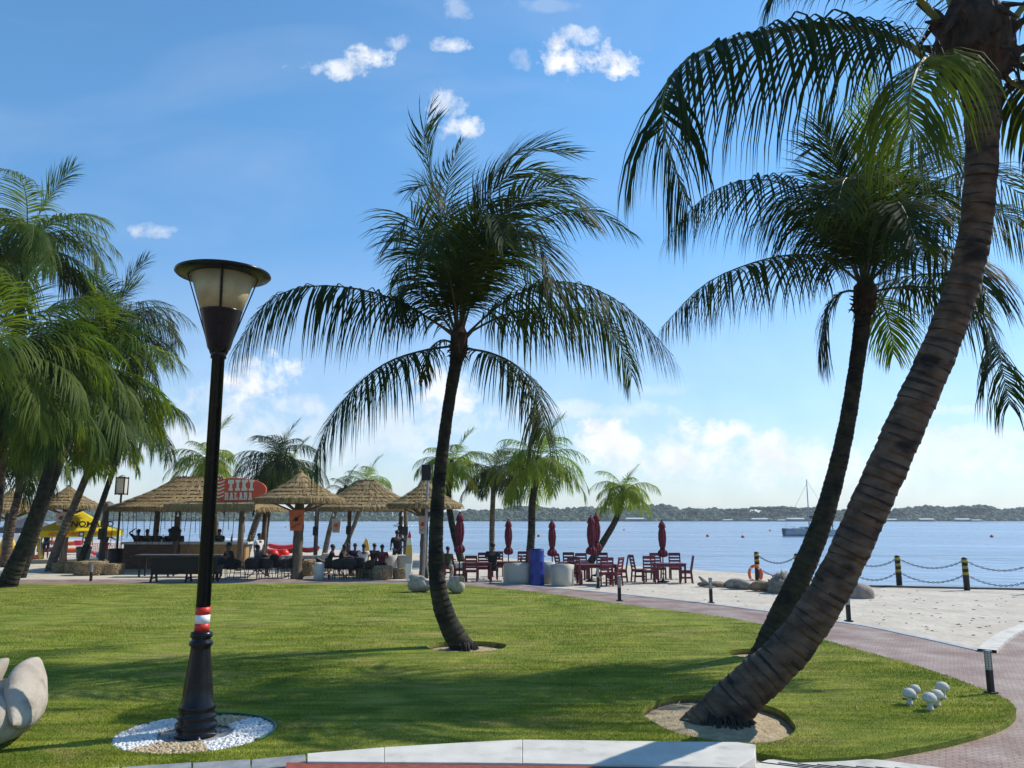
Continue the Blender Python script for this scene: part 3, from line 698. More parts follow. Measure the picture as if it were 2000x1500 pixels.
# ---------- centre palm
YC = C0.y
frC = [
 dict(p=[(888, 655, 0), (835, 620, -.2), (770, 585, -.5), (690, 563, -.9), (600, 560, -1.1), (520, 592, -1.3), (458, 690, -1.4)], d=.8, l=1.0, w=Vector((-.02, 0, 0)), n=92, fa=-24),
 dict(p=[(888, 675, 0), (830, 684, -.4), (760, 706, -.8), (700, 750, -1.1), (645, 820, -1.3), (610, 905, -1.4)], d=.6, l=.98, w=Vector((.0, 0, 0)), n=88, fa=-22),
 dict(p=[(925, 640, 0), (985, 590, -.3), (1070, 552, -.7), (1150, 560, -1.0), (1230, 605, -1.2), (1310, 690, -1.4)], d=.7, l=1.05, n=92, lw=1.1, fa=-20, w=Vector((.08, 0, 0))),
 dict(p=[(925, 645, 0), (1000, 610, .3), (1090, 600, .8), (1170, 620, 1.1), (1215, 680, 1.3), (1235, 735, 1.4)], d=.7, l=.95, n=84, lw=1.1, fa=-18, w=Vector((.08, 0, 0))),
 dict(p=[(912, 680, 0), (960, 690, -.3), (1010, 715, -.5), (1050, 765, -.7), (1065, 850, -.8)], d=.55, l=.95, w=Vector((-.05, 0, 0)), n=72, fa=-16),
 dict(p=[(890, 640, 0), (880, 540, -.1), (862, 430, -.2), (842, 340, -.2), (828, 270, -.3), (842, 205, -.3)], d=.06, l=.85, w=Vector((.13, 0, .14)), n=80, v=-.05),
 dict(p=[(900, 640, 0), (912, 520, .2), (935, 420, .4), (975, 330, .5), (1035, 290, .7), (1120, 300, .8)], d=.10, l=.9, w=Vector((.16, 0, .05)), n=80, lw=1.15),
 dict(p=[(905, 640, 0), (940, 540, .4), (1000, 460, .9), (1080, 420, 1.2), (1160, 415, 1.5), (1232, 455, 1.7)], d=.42, l=.85, n=76),
 dict(p=[(885, 640, 0), (858, 560, -.3), (825, 480, -.6), (800, 425, -.9), (770, 470, -1.2)], d=.30, l=.95, w=Vector((-.08, 0, .0)), n=64),
 dict(p=[(900, 640, 0), (925, 520, -.4), (975, 430, -.9), (1035, 375, -1.3), (1100, 365, -1.6), (1150, 430, -1.9)], d=.28, l=.95, n=76, lw=1.2),
 dict(p=[(902, 640, 0), (925, 550, -.6), (965, 480, -1.2), (1015, 450, -1.8), (1060, 490, -2.2), (1080, 570, -2.4)], d=.32, l=.95, n=70, lw=1.2),
 dict(p=[(893, 640, 0), (880, 520, .6), (868, 420, 1.0), (880, 330, 1.3), (905, 270, 1.5)], d=.08, l=.8, w=Vector((.18, 0, .1)), n=70),
 dict(p=[(900, 640, 0), (935, 520, .8), (990, 410, 1.4), (1050, 350, 1.8), (1130, 350, 2.2)], d=.2, l=.9, n=70, lw=1.2),
 dict(p=[(882, 645, 0), (850, 600, -.2), (815, 560, -.4), (785, 565, -.6), (776, 615, -.7)], d=.5, l=.6, w=Vector((0, 0, 0)), n=44),
 dict(p=[(898, 640, 0), (905, 530, -.8), (930, 450, -1.4), (960, 420, -2.0), (985, 470, -2.6)], d=.30, l=.95, n=70, lw=1.2),
 dict(p=[(895, 640, 0), (880, 550, -.8), (860, 480, -1.5), (850, 450, -2.2), (838, 500, -2.8)], d=.30, l=.9, n=64, w=Vector((.08, 0, 0))),
 dict(p=[(897, 650, 0), (915, 560, .9), (960, 500, 1.8), (1010, 500, 2.6), (1050, 560, 3.2)], d=.4, l=.95, n=64),
 dict(p=[(888, 670, 0), (860, 665, -.2), (838, 690, -.3), (828, 740, -.4)], d=.4, l=.4, n=30, w=Vector((0, 0, 0))),
 dict(p=[(895, 645, 0), (885, 500, .3), (858, 400, .5), (835, 360, .6), (800, 372, .7)], d=.2, l=.8, w=Vector((-.04, 0, .0)), n=60),
 dict(p=[(898, 640, 0), (920, 470, -.1), (965, 370, -.3), (1020, 330, -.5), (1085, 345, -.7)], d=.16, l=.9, w=Vector((.18, 0, .03)), n=76, lw=1.2),
]
frC += [
 dict(p=[(900, 640, 0), (925, 540, .2), (965, 450, .3), (1020, 400, .4), (1090, 400, .5), (1150, 440, .6)], d=.22, l=.9, n=76, lw=1.2),
 dict(p=[(888, 645, 0), (865, 570, .5), (835, 510, 1.0), (800, 500, 1.4), (775, 550, 1.7)], d=.35, l=.85, n=60),
]
for q in frC:
    if q.get('l', 1) <= .95 and q['d'] < .45: q['l'] *= .84; q['n'] = int(q['n']*.85)
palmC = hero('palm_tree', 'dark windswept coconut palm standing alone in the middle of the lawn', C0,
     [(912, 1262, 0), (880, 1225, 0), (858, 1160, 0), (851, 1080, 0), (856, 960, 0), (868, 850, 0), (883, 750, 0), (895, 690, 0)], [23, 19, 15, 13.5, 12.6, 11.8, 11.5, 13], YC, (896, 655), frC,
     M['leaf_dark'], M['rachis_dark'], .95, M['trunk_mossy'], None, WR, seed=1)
# ---------- second right palm
Y2 = R2B.y
frR2 = [
 dict(p=[(1695, 540, 0), (1720, 450, -.2), (1765, 390, -.4), (1820, 370, -.6), (1880, 420, -.8)], d=.35, l=.95, n=76),
 dict(p=[(1690, 540, 0), (1700, 430, .5), (1690, 340, .9), (1660, 290, 1.2), (1620, 300, 1.4)], d=.2, l=.9, n=70),
 dict(p=[(1672, 545, 0), (1610, 505, -.3), (1540, 498, -.6), (1450, 520, -.9), (1370, 560, -1.0), (1292, 640, -1.1)], d=.75, l=.88, n=90, fa=-24),
 dict(p=[(1672, 535, 0), (1625, 450, -.3), (1560, 375, -.6), (1480, 350, -.8), (1390, 375, -1.0), (1305, 455, -1.1)], d=.7, l=.95, n=90, w=Vector((-.02, 0, 0)), fa=-24),
 dict(p=[(1675, 535, 0), (1650, 460, .3), (1600, 400, .8), (1540, 390, 1.2), (1470, 440, 1.4)], d=.6, l=.95, n=70),
 dict(p=[(1690, 540, 0), (1685, 440, -.1), (1688, 330, -.2), (1695, 230, -.2), (1705, 150, -.2)], d=.03, l=.85, n=76, w=Vector((0, 0, .12)), m='leaf_lit'),
 dict(p=[(1682, 540, 0), (1665, 430, .1), (1635, 330, .2), (1605, 280, .3), (1575, 300, .4)], d=.15, l=.9, n=70),
 dict(p=[(1700, 540, 0), (1735, 440, .1), (1775, 350, .2), (1830, 290, .3), (1880, 320, .4)], d=.18, l=.95, n=76),
 dict(p=[(1700, 550, 0), (1775, 470, .2), (1850, 420, .5), (1940, 410, .8), (2030, 470, 1.1)], d=.5, l=1.0, n=80),
 dict(p=[(1702, 570, 0), (1780, 560, -.2), (1870, 575, -.5), (1935, 640, -.7), (1972, 790, -.9)], d=.6, l=.9, n=88, fa=-20),
 dict(p=[(1680, 570, 0), (1648, 570, .1), (1618, 600, .2), (1598, 690, .3)], d=.4, l=.75, n=44),
 dict(p=[(1698, 575, 0), (1722, 590, .4), (1738, 640, .8), (1745, 690, 1.0)], d=.4, l=.6, n=40, m='leaf_lit'),
 dict(p=[(1700, 545, 0), (1760, 430, .4), (1840, 350, .9), (1930, 340, 1.4), (2020, 400, 1.8)], d=.4, l=1.0, n=76),
 dict(p=[(1690, 540, 0), (1710, 450, -.8), (1735, 400, -1.5), (1760, 400, -2.2), (1790, 470, -2.8)], d=.35, l=1.0, n=70),
 dict(p=[(1688, 540, 0), (1680, 430, -.7), (1668, 360, -1.3), (1650, 350, -1.9), (1635, 400, -2.4)], d=.3, l=.95, n=70),
 dict(p=[(1692, 540, 0), (1705, 420, .7), (1735, 320, 1.2), (1785, 260, 1.6), (1840, 280, 2.0)], d=.2, l=.95, n=76),
 dict(p=[(1700, 550, 0), (1760, 500, -.8), (1820, 480, -1.5), (1880, 500, -2.1), (1930, 570, -2.6)], d=.5, l=1.0, n=70),
 dict(p=[(1685, 540, 0), (1660, 470, .9), (1630, 430, 1.8), (1600, 450, 2.5)], d=.4, l=.95, n=60),
 dict(p=[(1692, 540, 0), (1715, 400, .1), (1745, 290, .1), (1760, 210, .2)], d=.06, l=.9, n=70, w=Vector((.05, 0, .1)), m='leaf_lit'),
 dict(p=[(1700, 560, 0), (1770, 540, .7), (1850, 540, 1.4), (1910, 600, 2.0)], d=.6, l=.9, n=60),
 dict(p=[(1688, 540, 0), (1655, 390, -.3), (1625, 300, -.5), (1600, 240, -.6)], d=.1, l=.85, n=66),
]
for f in frR2:
    if 'm' in f: f['m'] = M[f['m']]
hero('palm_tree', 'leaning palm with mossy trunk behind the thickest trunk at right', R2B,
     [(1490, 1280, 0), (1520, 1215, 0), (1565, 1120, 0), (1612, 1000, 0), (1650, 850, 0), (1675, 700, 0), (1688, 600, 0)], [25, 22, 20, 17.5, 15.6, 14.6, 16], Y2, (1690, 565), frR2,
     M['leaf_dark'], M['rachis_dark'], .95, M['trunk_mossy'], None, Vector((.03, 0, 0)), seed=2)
# ---------- front right palm
Y1 = R1B.y
frR1 = [
 dict(p=[(1838, 135, -.1), (1760, 78, -.3), (1640, 52, -.5), (1500, 62, -.7), (1380, 95, -.9), (1308, 150, -1.0), (1295, 250, -1.1), (1345, 400, -1.1)], d=.85, l=1.02, n=118, t0=.20, lw=1.0, fa=-24),
 dict(p=[(1860, 130, -.2), (1815, 110, -.7), (1785, 150, -1.2), (1775, 230, -1.5), (1805, 300, -1.6)], d=.8, l=.80, n=84, t0=.25, lw=.62, m='leaf', fa=-10),
 dict(p=[(1850, 60, 0), (1780, -20, -.2), (1690, -90, -.5), (1590, -90, -.8), (1540, -50, -1.0), (1500, 10, -1.0)], d=.5, l=.55, n=76, t0=.35),
 dict(p=[(1870, 40, 0), (1800, -150, .3), (1700, -300, .6), (1580, -340, 1)], d=.5, l=.8, n=70, t0=.3),
 dict(p=[(1960, 60, 0), (2050, -40, .1), (2180, -80, .2), (2320, 0, .3), (2400, 140, .4)], d=.6, l=.9, n=84, t0=.25),
 dict(p=[(1960, 120, 0), (2060, 110, -.2), (2160, 170, -.4), (2220, 300, -.5)], d=.6, l=.8, n=70, t0=.3),
 dict(p=[(1920, 30, 0), (1950, -150, .3), (2050, -300, .6), (2200, -330, .8)], d=.4, l=1.3, n=70),
 dict(p=[(1900, 30, 0), (1890, -180, -.3), (1850, -380, -.6), (1780, -460, -.9)], d=.2, l=1.2, n=70),

 dict(p=[(1962, 150, .1), (2000, 175, .3), (2030, 230, .5), (2045, 320, .6)], d=.6, l=.5, n=50, t0=.3),
]
for f in frR1:
    if 'm' in f: f['m'] = M[f['m']]
hero('palm_tree', 'nearest palm with thick brown ringed trunk leaning right from a sandy pit', R1B,
     [(1385, 1415, 0), (1450, 1355, -.06), (1545, 1265, -.15), (1628, 1140, -.28), (1705, 975, -.42), (1778, 810, -.57), (1848, 650, -.72), (1898, 490, -.87), (1915, 350, -1.0), (1918, 210, -1.1), (1905, 110, -1.2)], [47, 40, 36, 35, 36, 36, 34, 32, 30, 32, 44], Y1, (1905, 70), frR1,
     M['leaf_dark'], M['rachis'], 1.3, M['trunk'], None, Vector((0, 0, 0)), n=80, w=.036, seed=3, fibre=1.2, rr=.052)

# ---------- library fronds for the other palms (unit length)
LIB = {}
def lib_frond(e0, bend, var, n, droop, w):
    P = [Vector((0, 0, 0))]; e = R(e0); 
    for i in range(10):
        t = (i+1)/10; a = R(e0-bend*t**1.25); P.append(P[-1]+Vector((math.cos(a)*.1, (.02*math.sin(t*3+var)), math.sin(a)*.1)))
    return frond_mesh(P, .255, n, droop*1.05, Vector((0, 0, 0)), w, .14, .008, seed=var*31+int(e0)+500, seg=4)
def make_lib(key, n, w, mats):
    L = []
    for e0, bend, dr in ((82, 35, .12), (68, 75, .3), (52, 95, .45), (34, 95, .55), (14, 80, .6), (-12, 60, .5)):
        for var in range(2):
            mb = lib_frond(e0, bend, var, n, dr, w); o = mb.build('frond_shape', mats); me = o.data; bpy.data.objects.remove(o); L.append((e0, me))
    LIB[key] = L
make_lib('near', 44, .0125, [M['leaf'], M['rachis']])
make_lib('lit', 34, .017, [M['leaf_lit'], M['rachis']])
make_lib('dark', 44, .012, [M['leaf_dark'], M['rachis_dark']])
def palm(label, base, path, rads, Rf, nf, lib, seed, tm, group, elmin=-20, prefer=None, elmax=90):
    """path: world points of the trunk"""
    root = thing('palm_tree', label, 'palm tree', base, group=group); rnd = random.Random(seed)
    tp = [p-base for p in path]; tp[0].z -= .15
    trunk_mesh(tp, rads, ring=.16, ns=12, seed=seed).build('trunk', [M[tm], M['scar']], root, smooth=True)
    c = tp[-1]
    for i in range(nf):
        q = (i+.5)/nf; e = 85-q**.8*110
        if e < elmin: e = elmin+rnd.uniform(0, 20)
        if e > elmax: e = elmax
        cand = sorted(LIB[lib], key=lambda x: abs(x[0]-e))[:2]; me = rnd.choice(cand)[1]
        o = bpy.data.objects.new('frond', me); col.objects.link(o); o.parent = root
        az = i*2.39996+rnd.uniform(-.25, .25)
        if prefer is not None and rnd.random() < .35: az = prefer+rnd.uniform(-.9, .9)
        o.location = c+Vector((0, 0, rnd.uniform(-.05, .15)*rads[-1]*4)); o.rotation_euler = (rnd.uniform(-.15, .15), rnd.uniform(-.1, .1), az)
        s = Rf*rnd.uniform(.85, 1.1); o.scale = (s, s, s)
    mb = MB(); r = rads[-1]
    mb.tube([c-Vector((0, 0, r*2.2)), c-Vector((0, 0, r)), c, c+Vector((0, 0, r*2.5))], [r*1.1, r*1.6, r*1.5, r*.5], 10, wob=.15)
    for k in range(10):
        a = k*2.4; d = Vector((math.cos(a), math.sin(a), 0)); mb.tube([c+d*r*.8, c+d*r*2+Vector((0, 0, r*.8))], [r*.3, r*.12], 5)
    mb.build('crown_base', M['fibre'], root)
    return root
def pxpalm(label, pts, rpx, Y, Rpx, nf, lib, seed, tm, group, zb=ZS, **k):
    base = W(pts[0][0], pts[0][1], Y); base.z = zb
    path = [base.copy()]+[W(x, y, Y) for x, y in pts[1:]]
    S = Y/F
    return palm(label, base, path, [r_*S*.8 for r_ in rpx], Rpx*S, nf, lib, seed, tm, group, **k)
GL = 'coconut palms clustered at the left'
pxpalm('big dark trunk palm rising from the lawn corner at far left', [(10, 1140), (48, 1060), (82, 965), (108, 870), (128, 790), (140, 735)], [24, 16.5, 13.5, 12, 11, 11], 27.6, 232, 30, 'near', 21, 'trunk_mossy', GL, zb=0, prefer=-.1)
pxpalm('slim leaning palm between the straw bales and the yellow tent', [(95, 1110), (122, 1040), (150, 975), (172, 920), (188, 855)], [11, 9.5, 8.5, 8, 8], 37, 128, 24, 'lit', 22, 'trunk_pale', GL)
pxpalm('tallest palm of the left group, its crown topmost at the left edge', [(-75, 1150), (-40, 1000), (0, 820), (35, 640), (52, 480)], [13, 11, 10, 10, 10], 26, 215, 30, 'near', 23, 'trunk_mossy', GL, zb=0, prefer=0)
pxpalm('palm cut by the left edge with yellow leaf stalks showing', [(-60, 1180), (-40, 1000), (-20, 850), (0, 700)], [15, 13, 12, 12], 21, 250, 24, 'near', 24, 'trunk', GL, zb=0, prefer=.3)
pxpalm('palm behind the big left trunk with its crown farthest right of the group', [(40, 1118), (90, 980), (150, 820), (190, 720), (215, 640)], [11, 9.5, 8.5, 8, 8], 33, 165, 26, 'dark', 25, 'trunk_mossy', GL, prefer=0)
pxpalm('small palm beside the yellow slide at the left edge', [(10, 1085), (25, 1010), (38, 950), (30, 880)], [10, 9, 8.5, 8.5], 40, 140, 20, 'dark', 26, 'trunk', GL)
pxpalm('half hidden palm low at the left edge', [(-30, 1100), (-5, 1000), (5, 900), (8, 820)], [11, 10, 9, 9], 32, 160, 22, 'near', 27, 'trunk', GL)
pxpalm('young palm left of the bar with low spreading fronds', [(150, 1090), (200, 980), (232, 880), (248, 800)], [8, 7, 6, 6], 36, 150, 18, 'dark', 28, 'trunk_mossy', GL, prefer=0)
GB = 'palms along the beach'
pxpalm('palm whose crown shows above the bar roof behind the lamp post', [(425, 1080), (420, 1000), (412, 940), (405, 900)], [8, 7, 6.5, 6.5], 49, 84, 20, 'lit', 31, 'trunk_pale', GB)
pxpalm('broad crowned palm behind the oval red sign', [(512, 1088), (520, 1020), (530, 960), (543, 905)], [10, 8, 7, 7], 46, 108, 24, 'dark', 32, 'trunk_mossy', GB)
pxpalm('leaning palm right of the bar counter with a pale trunk', [(478, 1085), (500, 1020), (525, 970), (560, 925)], [9, 8, 7, 7], 48, 72, 16, 'lit', 33, 'trunk_pale', GB)
pxpalm('bright green palm behind the thatched shelters, taller of two', [(665, 1078), (690, 1030), (706, 985), (714, 945)], [6, 5, 5, 5], 52, 64, 18, 'lit', 34, 'trunk_pale', GB)
pxpalm('small palm left of the bright green one behind the shelters', [(632, 1085), (645, 1030), (660, 985), (675, 960)], [7, 6, 6, 6], 50, 48, 16, 'dark', 35, 'trunk_pale', GB)
pxpalm('palm behind the centre palm trunk with its own trunk leaning left', [(903, 1088), (884, 1030), (876, 970), (882, 912)], [9, 8, 7, 7], 45, 92, 22, 'lit', 36, 'trunk_mossy', GB)
pxpalm('straight palm between the first two closed umbrellas', [(961, 1085), (961, 1030), (963, 970), (965, 925)], [7, 6.5, 6, 6], 46, 82, 22, 'dark', 37, 'trunk_pale', GB)
pxpalm('full crowned palm standing behind the blue barrel', [(1033, 1092), (1038, 1040), (1040, 980), (1052, 905)], [10, 9, 8, 8], 43, 112, 26, 'lit', 38, 'trunk_mossy', GB)
pxpalm('palm leaning right over the water, rightmost on the beach', [(1148, 1095), (1180, 1055), (1205, 1010), (1218, 962)], [9, 8, 7, 7], 43, 72, 22, 'lit', 39, 'trunk_mossy', GB)

# ------------------------------------------------------------------ people
def skin_mesh(name, J, E, sub=2):
    """J: {name: (pos, radius)}, E: edges; returns a temp object whose skin modifier grows the surface"""
    bm = bmesh.new(); lay = bm.verts.layers.skin.verify(); V = {}
    for k, (p, r) in J.items():
        v = bm.verts.new(p); rr = r if isinstance(r, tuple) else (r, r); v[lay].radius = rr; V[k] = v
    first = list(J)[0]; V[first][lay].use_root = True
    for a, b in E: bm.edges.new((V[a], V[b]))
    me = bpy.data.meshes.new(name); bm.to_mesh(me); bm.free()
    o = bpy.data.objects.new(name, me); col.objects.link(o)
    o.modifiers.new('skin', 'SKIN').use_smooth_shade = True
    s_ = o.modifiers.new('sub', 'SUBSURF'); s_.levels = sub; s_.render_levels = sub
    return o
POSES = {
 # pelvis height, knees, ankles, hands, elbows; facing -Y
 'sit': dict(pz=.50, knee=(.13, -.42, .50), ank=(.13, -.40, .08), toe=(.13, -.55, .03), el=((.24, -.06, .78), (.24, -.06, .78)), ha=((.14, -.32, .74), (.14, -.32, .74))),
 'sit_arm': dict(pz=.50, knee=(.13, -.42, .50), ank=(.13, -.34, .08), toe=(.13, -.49, .03), el=((.42, -.02, 1.12), (.24, -.06, .78)), ha=((.20, -.02, 1.28), (.14, -.32, .74))),
 'sit_lean': dict(pz=.50, lean=-.16, knee=(.13, -.42, .50), ank=(.13, -.46, .08), toe=(.13, -.61, .03), el=((.25, -.24, .80), (.25, -.24, .80)), ha=((.08, -.46, .80), (.08, -.46, .80))),
 'stand': dict(pz=.90, knee=(.10, -.01, .48), ank=(.10, .02, .08), toe=(.11, -.13, .03), el=((.25, .02, 1.12), (.25, .02, 1.12)), ha=((.26, -.06, .86), (.26, -.06, .86))),
 'akimbo': dict(pz=.90, knee=(.12, -.01, .48), ank=(.13, .02, .08), toe=(.14, -.13, .03), el=((.42, .08, 1.14), (.24, .0, 1.12)), ha=((.19, -.02, .98), (.22, -.16, .98))),
 'reach': dict(pz=.90, knee=(.12, -.03, .48), ank=(.14, .02, .08), toe=(.15, -.13, .03), el=((.42, -.05, 1.22), (.28, .0, 1.12)), ha=((.62, -.12, 1.10), (.30, -.05, .88))),
}
tmp = {}
for nm, p in POSES.items():
    pz = p['pz']; ln = p.get('lean', 0)
    J = {'pel': ((0, 0, pz), (.135, .10)), 'bel': ((0, ln*.3, pz+.16), (.12, .09)), 'che': ((0, ln*.8, pz+.36), (.155, .105)), 'neck': ((0, ln, pz+.53), .052), 'chin': ((0, ln-.015, pz+.60), (.062, .075)), 'head': ((0, ln-.01, pz+.70), (.077, .092)), 'crown': ((0, ln, pz+.77), (.055, .065))}
    E = [('pel', 'bel'), ('bel', 'che'), ('che', 'neck'), ('neck', 'chin'), ('chin', 'head'), ('head', 'crown')]
    JS = {k: J[k] for k in ('pel', 'bel', 'che')}; JS = {k: (v[0], tuple(x+.030 for x in v[1])) for k, v in JS.items()}; ES = [('pel', 'bel'), ('bel', 'che'), ('che', 'col')]; JS['col'] = ((0, ln*.95, pz+.48), (.085, .075))
    JT = {'pel': (J['pel'][0], (.15, .118))}; ET = []
    for i, sx in enumerate((-1, 1)):
        def m_(q): return (q[0]*sx, q[1]+(ln*.8 if False else 0), q[2])
        el = m_(p['el'][i]); ha = m_(p['ha'][i]); sh = (.19*sx, ln*.85, pz+.45)
        t = 'LR'[i]
        J['sh'+t] = (sh, .058); J['el'+t] = (el, .040); J['wr'+t] = (ha, .026)
        hd = (Vector(ha)-Vector(el)).normalized(); J['pm'+t] = (tuple(Vector(ha)+hd*.06), (.038, .018))
        E += [('che', 'sh'+t), ('sh'+t, 'el'+t), ('el'+t, 'wr'+t), ('wr'+t, 'pm'+t)]
        JS['sh'+t] = (sh, .072); mid = Vector(sh).lerp(Vector(el), .75); JS['sl'+t] = (tuple(mid), .060); ES += [('che', 'sh'+t), ('sh'+t, 'sl'+t)]
        hip = (.085*sx, 0, pz-.03); J['hip'+t] = (hip, .088); J['kn'+t] = (m_(p['knee']), .055); J['an'+t] = (m_(p['ank']), .037); J['to'+t] = (m_(p['toe']), (.036, .025))
        E += [('pel', 'hip'+t), ('hip'+t, 'kn'+t), ('kn'+t, 'an'+t), ('an'+t, 'to'+t)]
        JT['hip'+t] = (hip, .10); JT['kn'+t] = (tuple(Vector(hip).lerp(Vector(m_(p['knee'])), .92)), .072); ET += [('pel', 'hip'+t), ('hip'+t, 'kn'+t)]
    tmp[nm] = (skin_mesh('b', J, E), skin_mesh('s', JS, ES), skin_mesh('t', JT, ET), J)
dg = bpy.context.evaluated_depsgraph_get(); dg.update()
PER = {}
for nm, (b_, s_, t_, J) in tmp.items():
    res = []
    for o in (b_, s_, t_):
        me = bpy.data.meshes.new_from_object(o.evaluated_get(dg)); res.append(me)
    # fingers and face are joined into the body surface
    bm = bmesh.new(); bm.from_mesh(res[0]); mb = MB()
    for t in 'LR':
        pm = Vector(J['pm'+t][0]); wr = Vector(J['wr'+t][0]); d = (pm-wr).normalized(); s1 = d.cross(Vector((0, 0, 1)));
        s1 = s1.normalized() if s1.length > .1 else Vector((1, 0, 0)); n1 = s1.cross(d)
        for k, (off, L) in enumerate(((-.027, .060), (-.009, .072), (.009, .068), (.026, .052))):
            q = pm+d*.012+s1*off; mb.tube([q, q+d*L*.5-n1*.008, q+d*L*.9-n1*.026], [.0095, .0085, .006], 6)
        q = wr+d*.02+s1*.03; mb.tube([q, q+s1*.022+d*.025, q+s1*.026+d*.052], [.011, .010, .007], 6)
    h = Vector(J['head'][0])
    mb.ball(h+Vector((0, -.088, -.025)), (.013, .020, .022), 8); mb.ball(h+Vector((0, -.082, -.062)), (.026, .010, .008), 8)
    for sx in (-1, 1): mb.ball(h+Vector((.031*sx, -.080, .005)), (.015, .010, .009), 8); mb.ball(h+Vector((.078*sx, .0, -.01)), (.012, .018, .030), 8)
    me2 = bpy.data.meshes.new('x'); me2.from_pydata(mb.v, [], mb.f); bm.from_mesh(me2); bm.to_mesh(res[0]); bm.free(); bpy.data.meshes.remove(me2)
    res[0].polygons.foreach_set('use_smooth', [True]*len(res[0].polygons))
    for m_, k in zip(res, ('skin', 'cloth_black', 'cloth_black')): m_.materials.clear(); m_.materials.append(M[k])
    hm = MB(); hm.ball(h+Vector((0, .018, .022)), (.088, .100, .084), 14, wob=.03); hme = bpy.data.meshes.new('hair'); hme.from_pydata(hm.v, [], hm.f); hme.materials.append(M['hair']); hme.polygons.foreach_set('use_smooth', [True]*len(hm.f))
    res.append(hme); PER[nm] = res
    for o in (b_, s_, t_): bpy.data.objects.remove(o)
def person(pose, loc, rz, label, shirt='cloth_black', trousers='cloth_black', scale=1, group=None, hat=None):
    b_, s_, t_, h_ = PER[pose]
    o = bpy.data.objects.new('person', b_); col.objects.link(o); o.location = loc; o.rotation_euler = (0, 0, rz); o.scale = (scale,)*3
    tag(o, label, 'person', group)
    for n_, me, mk in (('shirt', s_, shirt), ('trousers', t_, trousers), ('hair', h_, 'hair')):
        c = bpy.data.objects.new(n_, me); col.objects.link(c); c.parent = o
        c.material_slots[0].link = 'OBJECT'; c.material_slots[0].material = M[mk]
    if hat:
        p = Vector(h_.vertices[0].co); mb = MB(); mb.lathe([(0, .02), (.07, .015), (.09, -.04), (.17, -.05), (.17, -.058), (.088, -.06)], 16, p); mb.build('hat', M[hat], o, smooth=True)
    return o

# ------------------------------------------------------------------ street lamp
def street_lamp():
    base = LB.copy(); base.z = 0; Y = base.y
    def zz(py): return W(400, py, Y).z
    t = thing('street_lamp', 'tall black street lamp with wide round cap and red and white band', 'street lamp', base)
    k = Y/F; r = lambda px: px*k
    z0 = -.03
    prof = [(r(37), z0), (r(37), z0+.03), (r(33), z0+.05), (r(37), z0+.10), (r(37), z0+.13), (r(31), z0+.16), (r(35), z0+.19), (r(35), z0+.22), (r(30), z0+.25), (r(33), z0+.28), (r(31), z0+.32), (r(27.5), z0+.37)]
    zt = zz(1262)
    prof += [(r(26), z0+.5), (r(18), zt-.03), (r(18), zt), (r(21.5), zt+.02), (r(21.5), zt+.05), (r(17), zt+.07), (r(17.5), zz(1245)), (r(20), zz(1243)), (r(20), zz(1235)), (r(13.5), zz(1232))]
    mb = MB(); mb.lathe(prof, 40, fold=lambda a, z: 1-.03*max(0, math.sin(8*a))*(1 if z0+.4 < z < zt-.02 else 0))
    mb.build('base', M['lamp_black'], t, smooth=True)
    mb = MB()
    for a in range(4): mb.lathe([(.018, z0+.0), (.018, z0+.022), (.008, z0+.03), (.008, z0+.045)], 6, (r(46)*math.cos(a*1.57+.5), r(46)*math.sin(a*1.57+.5), 0))
    mb.build('anchor_bolts', M['metal'], t)
    mb = MB(); mb.lathe([(r(13.2), zz(1233)), (r(12.2), zz(700)), (r(15), zz(700)), (r(15), zz(690)), (r(13), zz(682)), (r(14), zz(680))], 28); mb.build('pole', M['lamp_black'], t, smooth=True)
    mb = MB(); zb = [zz(y) for y in (1232, 1217, 1200, 1185)]
    for i in range(3): mb.lathe([(r(13.6), zb[i]), (r(13.55), zb[i+1])], 28, mi=(0, 1, 0)[i])
    mb.build('reflective_band', [M['red_band'], M['white_paint']], t, smooth=True)
    # head
    hz0 = zz(690); hz1 = zz(610); hz2 = zz(540)
    mb = MB(); mb.lathe([(r(13), hz0-.02), (r(22), hz0+.06), (r(40), hz1), (r(41), hz1+.01), (r(39), hz1+.012), (.0, hz1+.0)], 36)
    for a in range(14): mb.ball((r(32)*math.cos(a), r(32)*math.sin(a), hz1-.10+.03*(a % 3)), .006, 6)
    mb.build('housing', M['lamp_black'], t, smooth=True)
    mb = MB(); mb.lathe([(r(39.5), hz1+.005), (r(62), hz2)], 36); o = mb.build('diffuser', M['lamp_glass'], t, smooth=True)
    sm = o.modifiers.new('thick', 'SOLIDIFY'); sm.thickness = .006
    mb = MB(); mb.lathe([(.03, hz1+.02), (.04, hz1+.1), (.045, hz1+.22), (.0, hz1+.26)], 12); mb.build('lamp_bulb', M['white_paint'], t, smooth=True)
    for a in range(4):
        an = R(-72)+a*math.pi/2; c = Vector((math.cos(an), math.sin(an), 0)); mb = MB()
        mb.bar(c*r(15)+Vector((0, 0, hz0-.01)), c*r(68)+Vector((0, 0, hz2+.01)), .03, .014); mb.build('strut', M['lamp_black'], t)
    mb = MB(); mb.lathe([(0, hz2-.01), (r(66), hz2-.012), (r(90), hz2+.004), (r(93), hz2+.022), (r(92), hz2+.04), (r(80), hz2+.055), (r(40), hz2+.085), (0, hz2+.095)], 48); mb.build('cap', M['lamp_black'], t, smooth=True)
street_lamp()
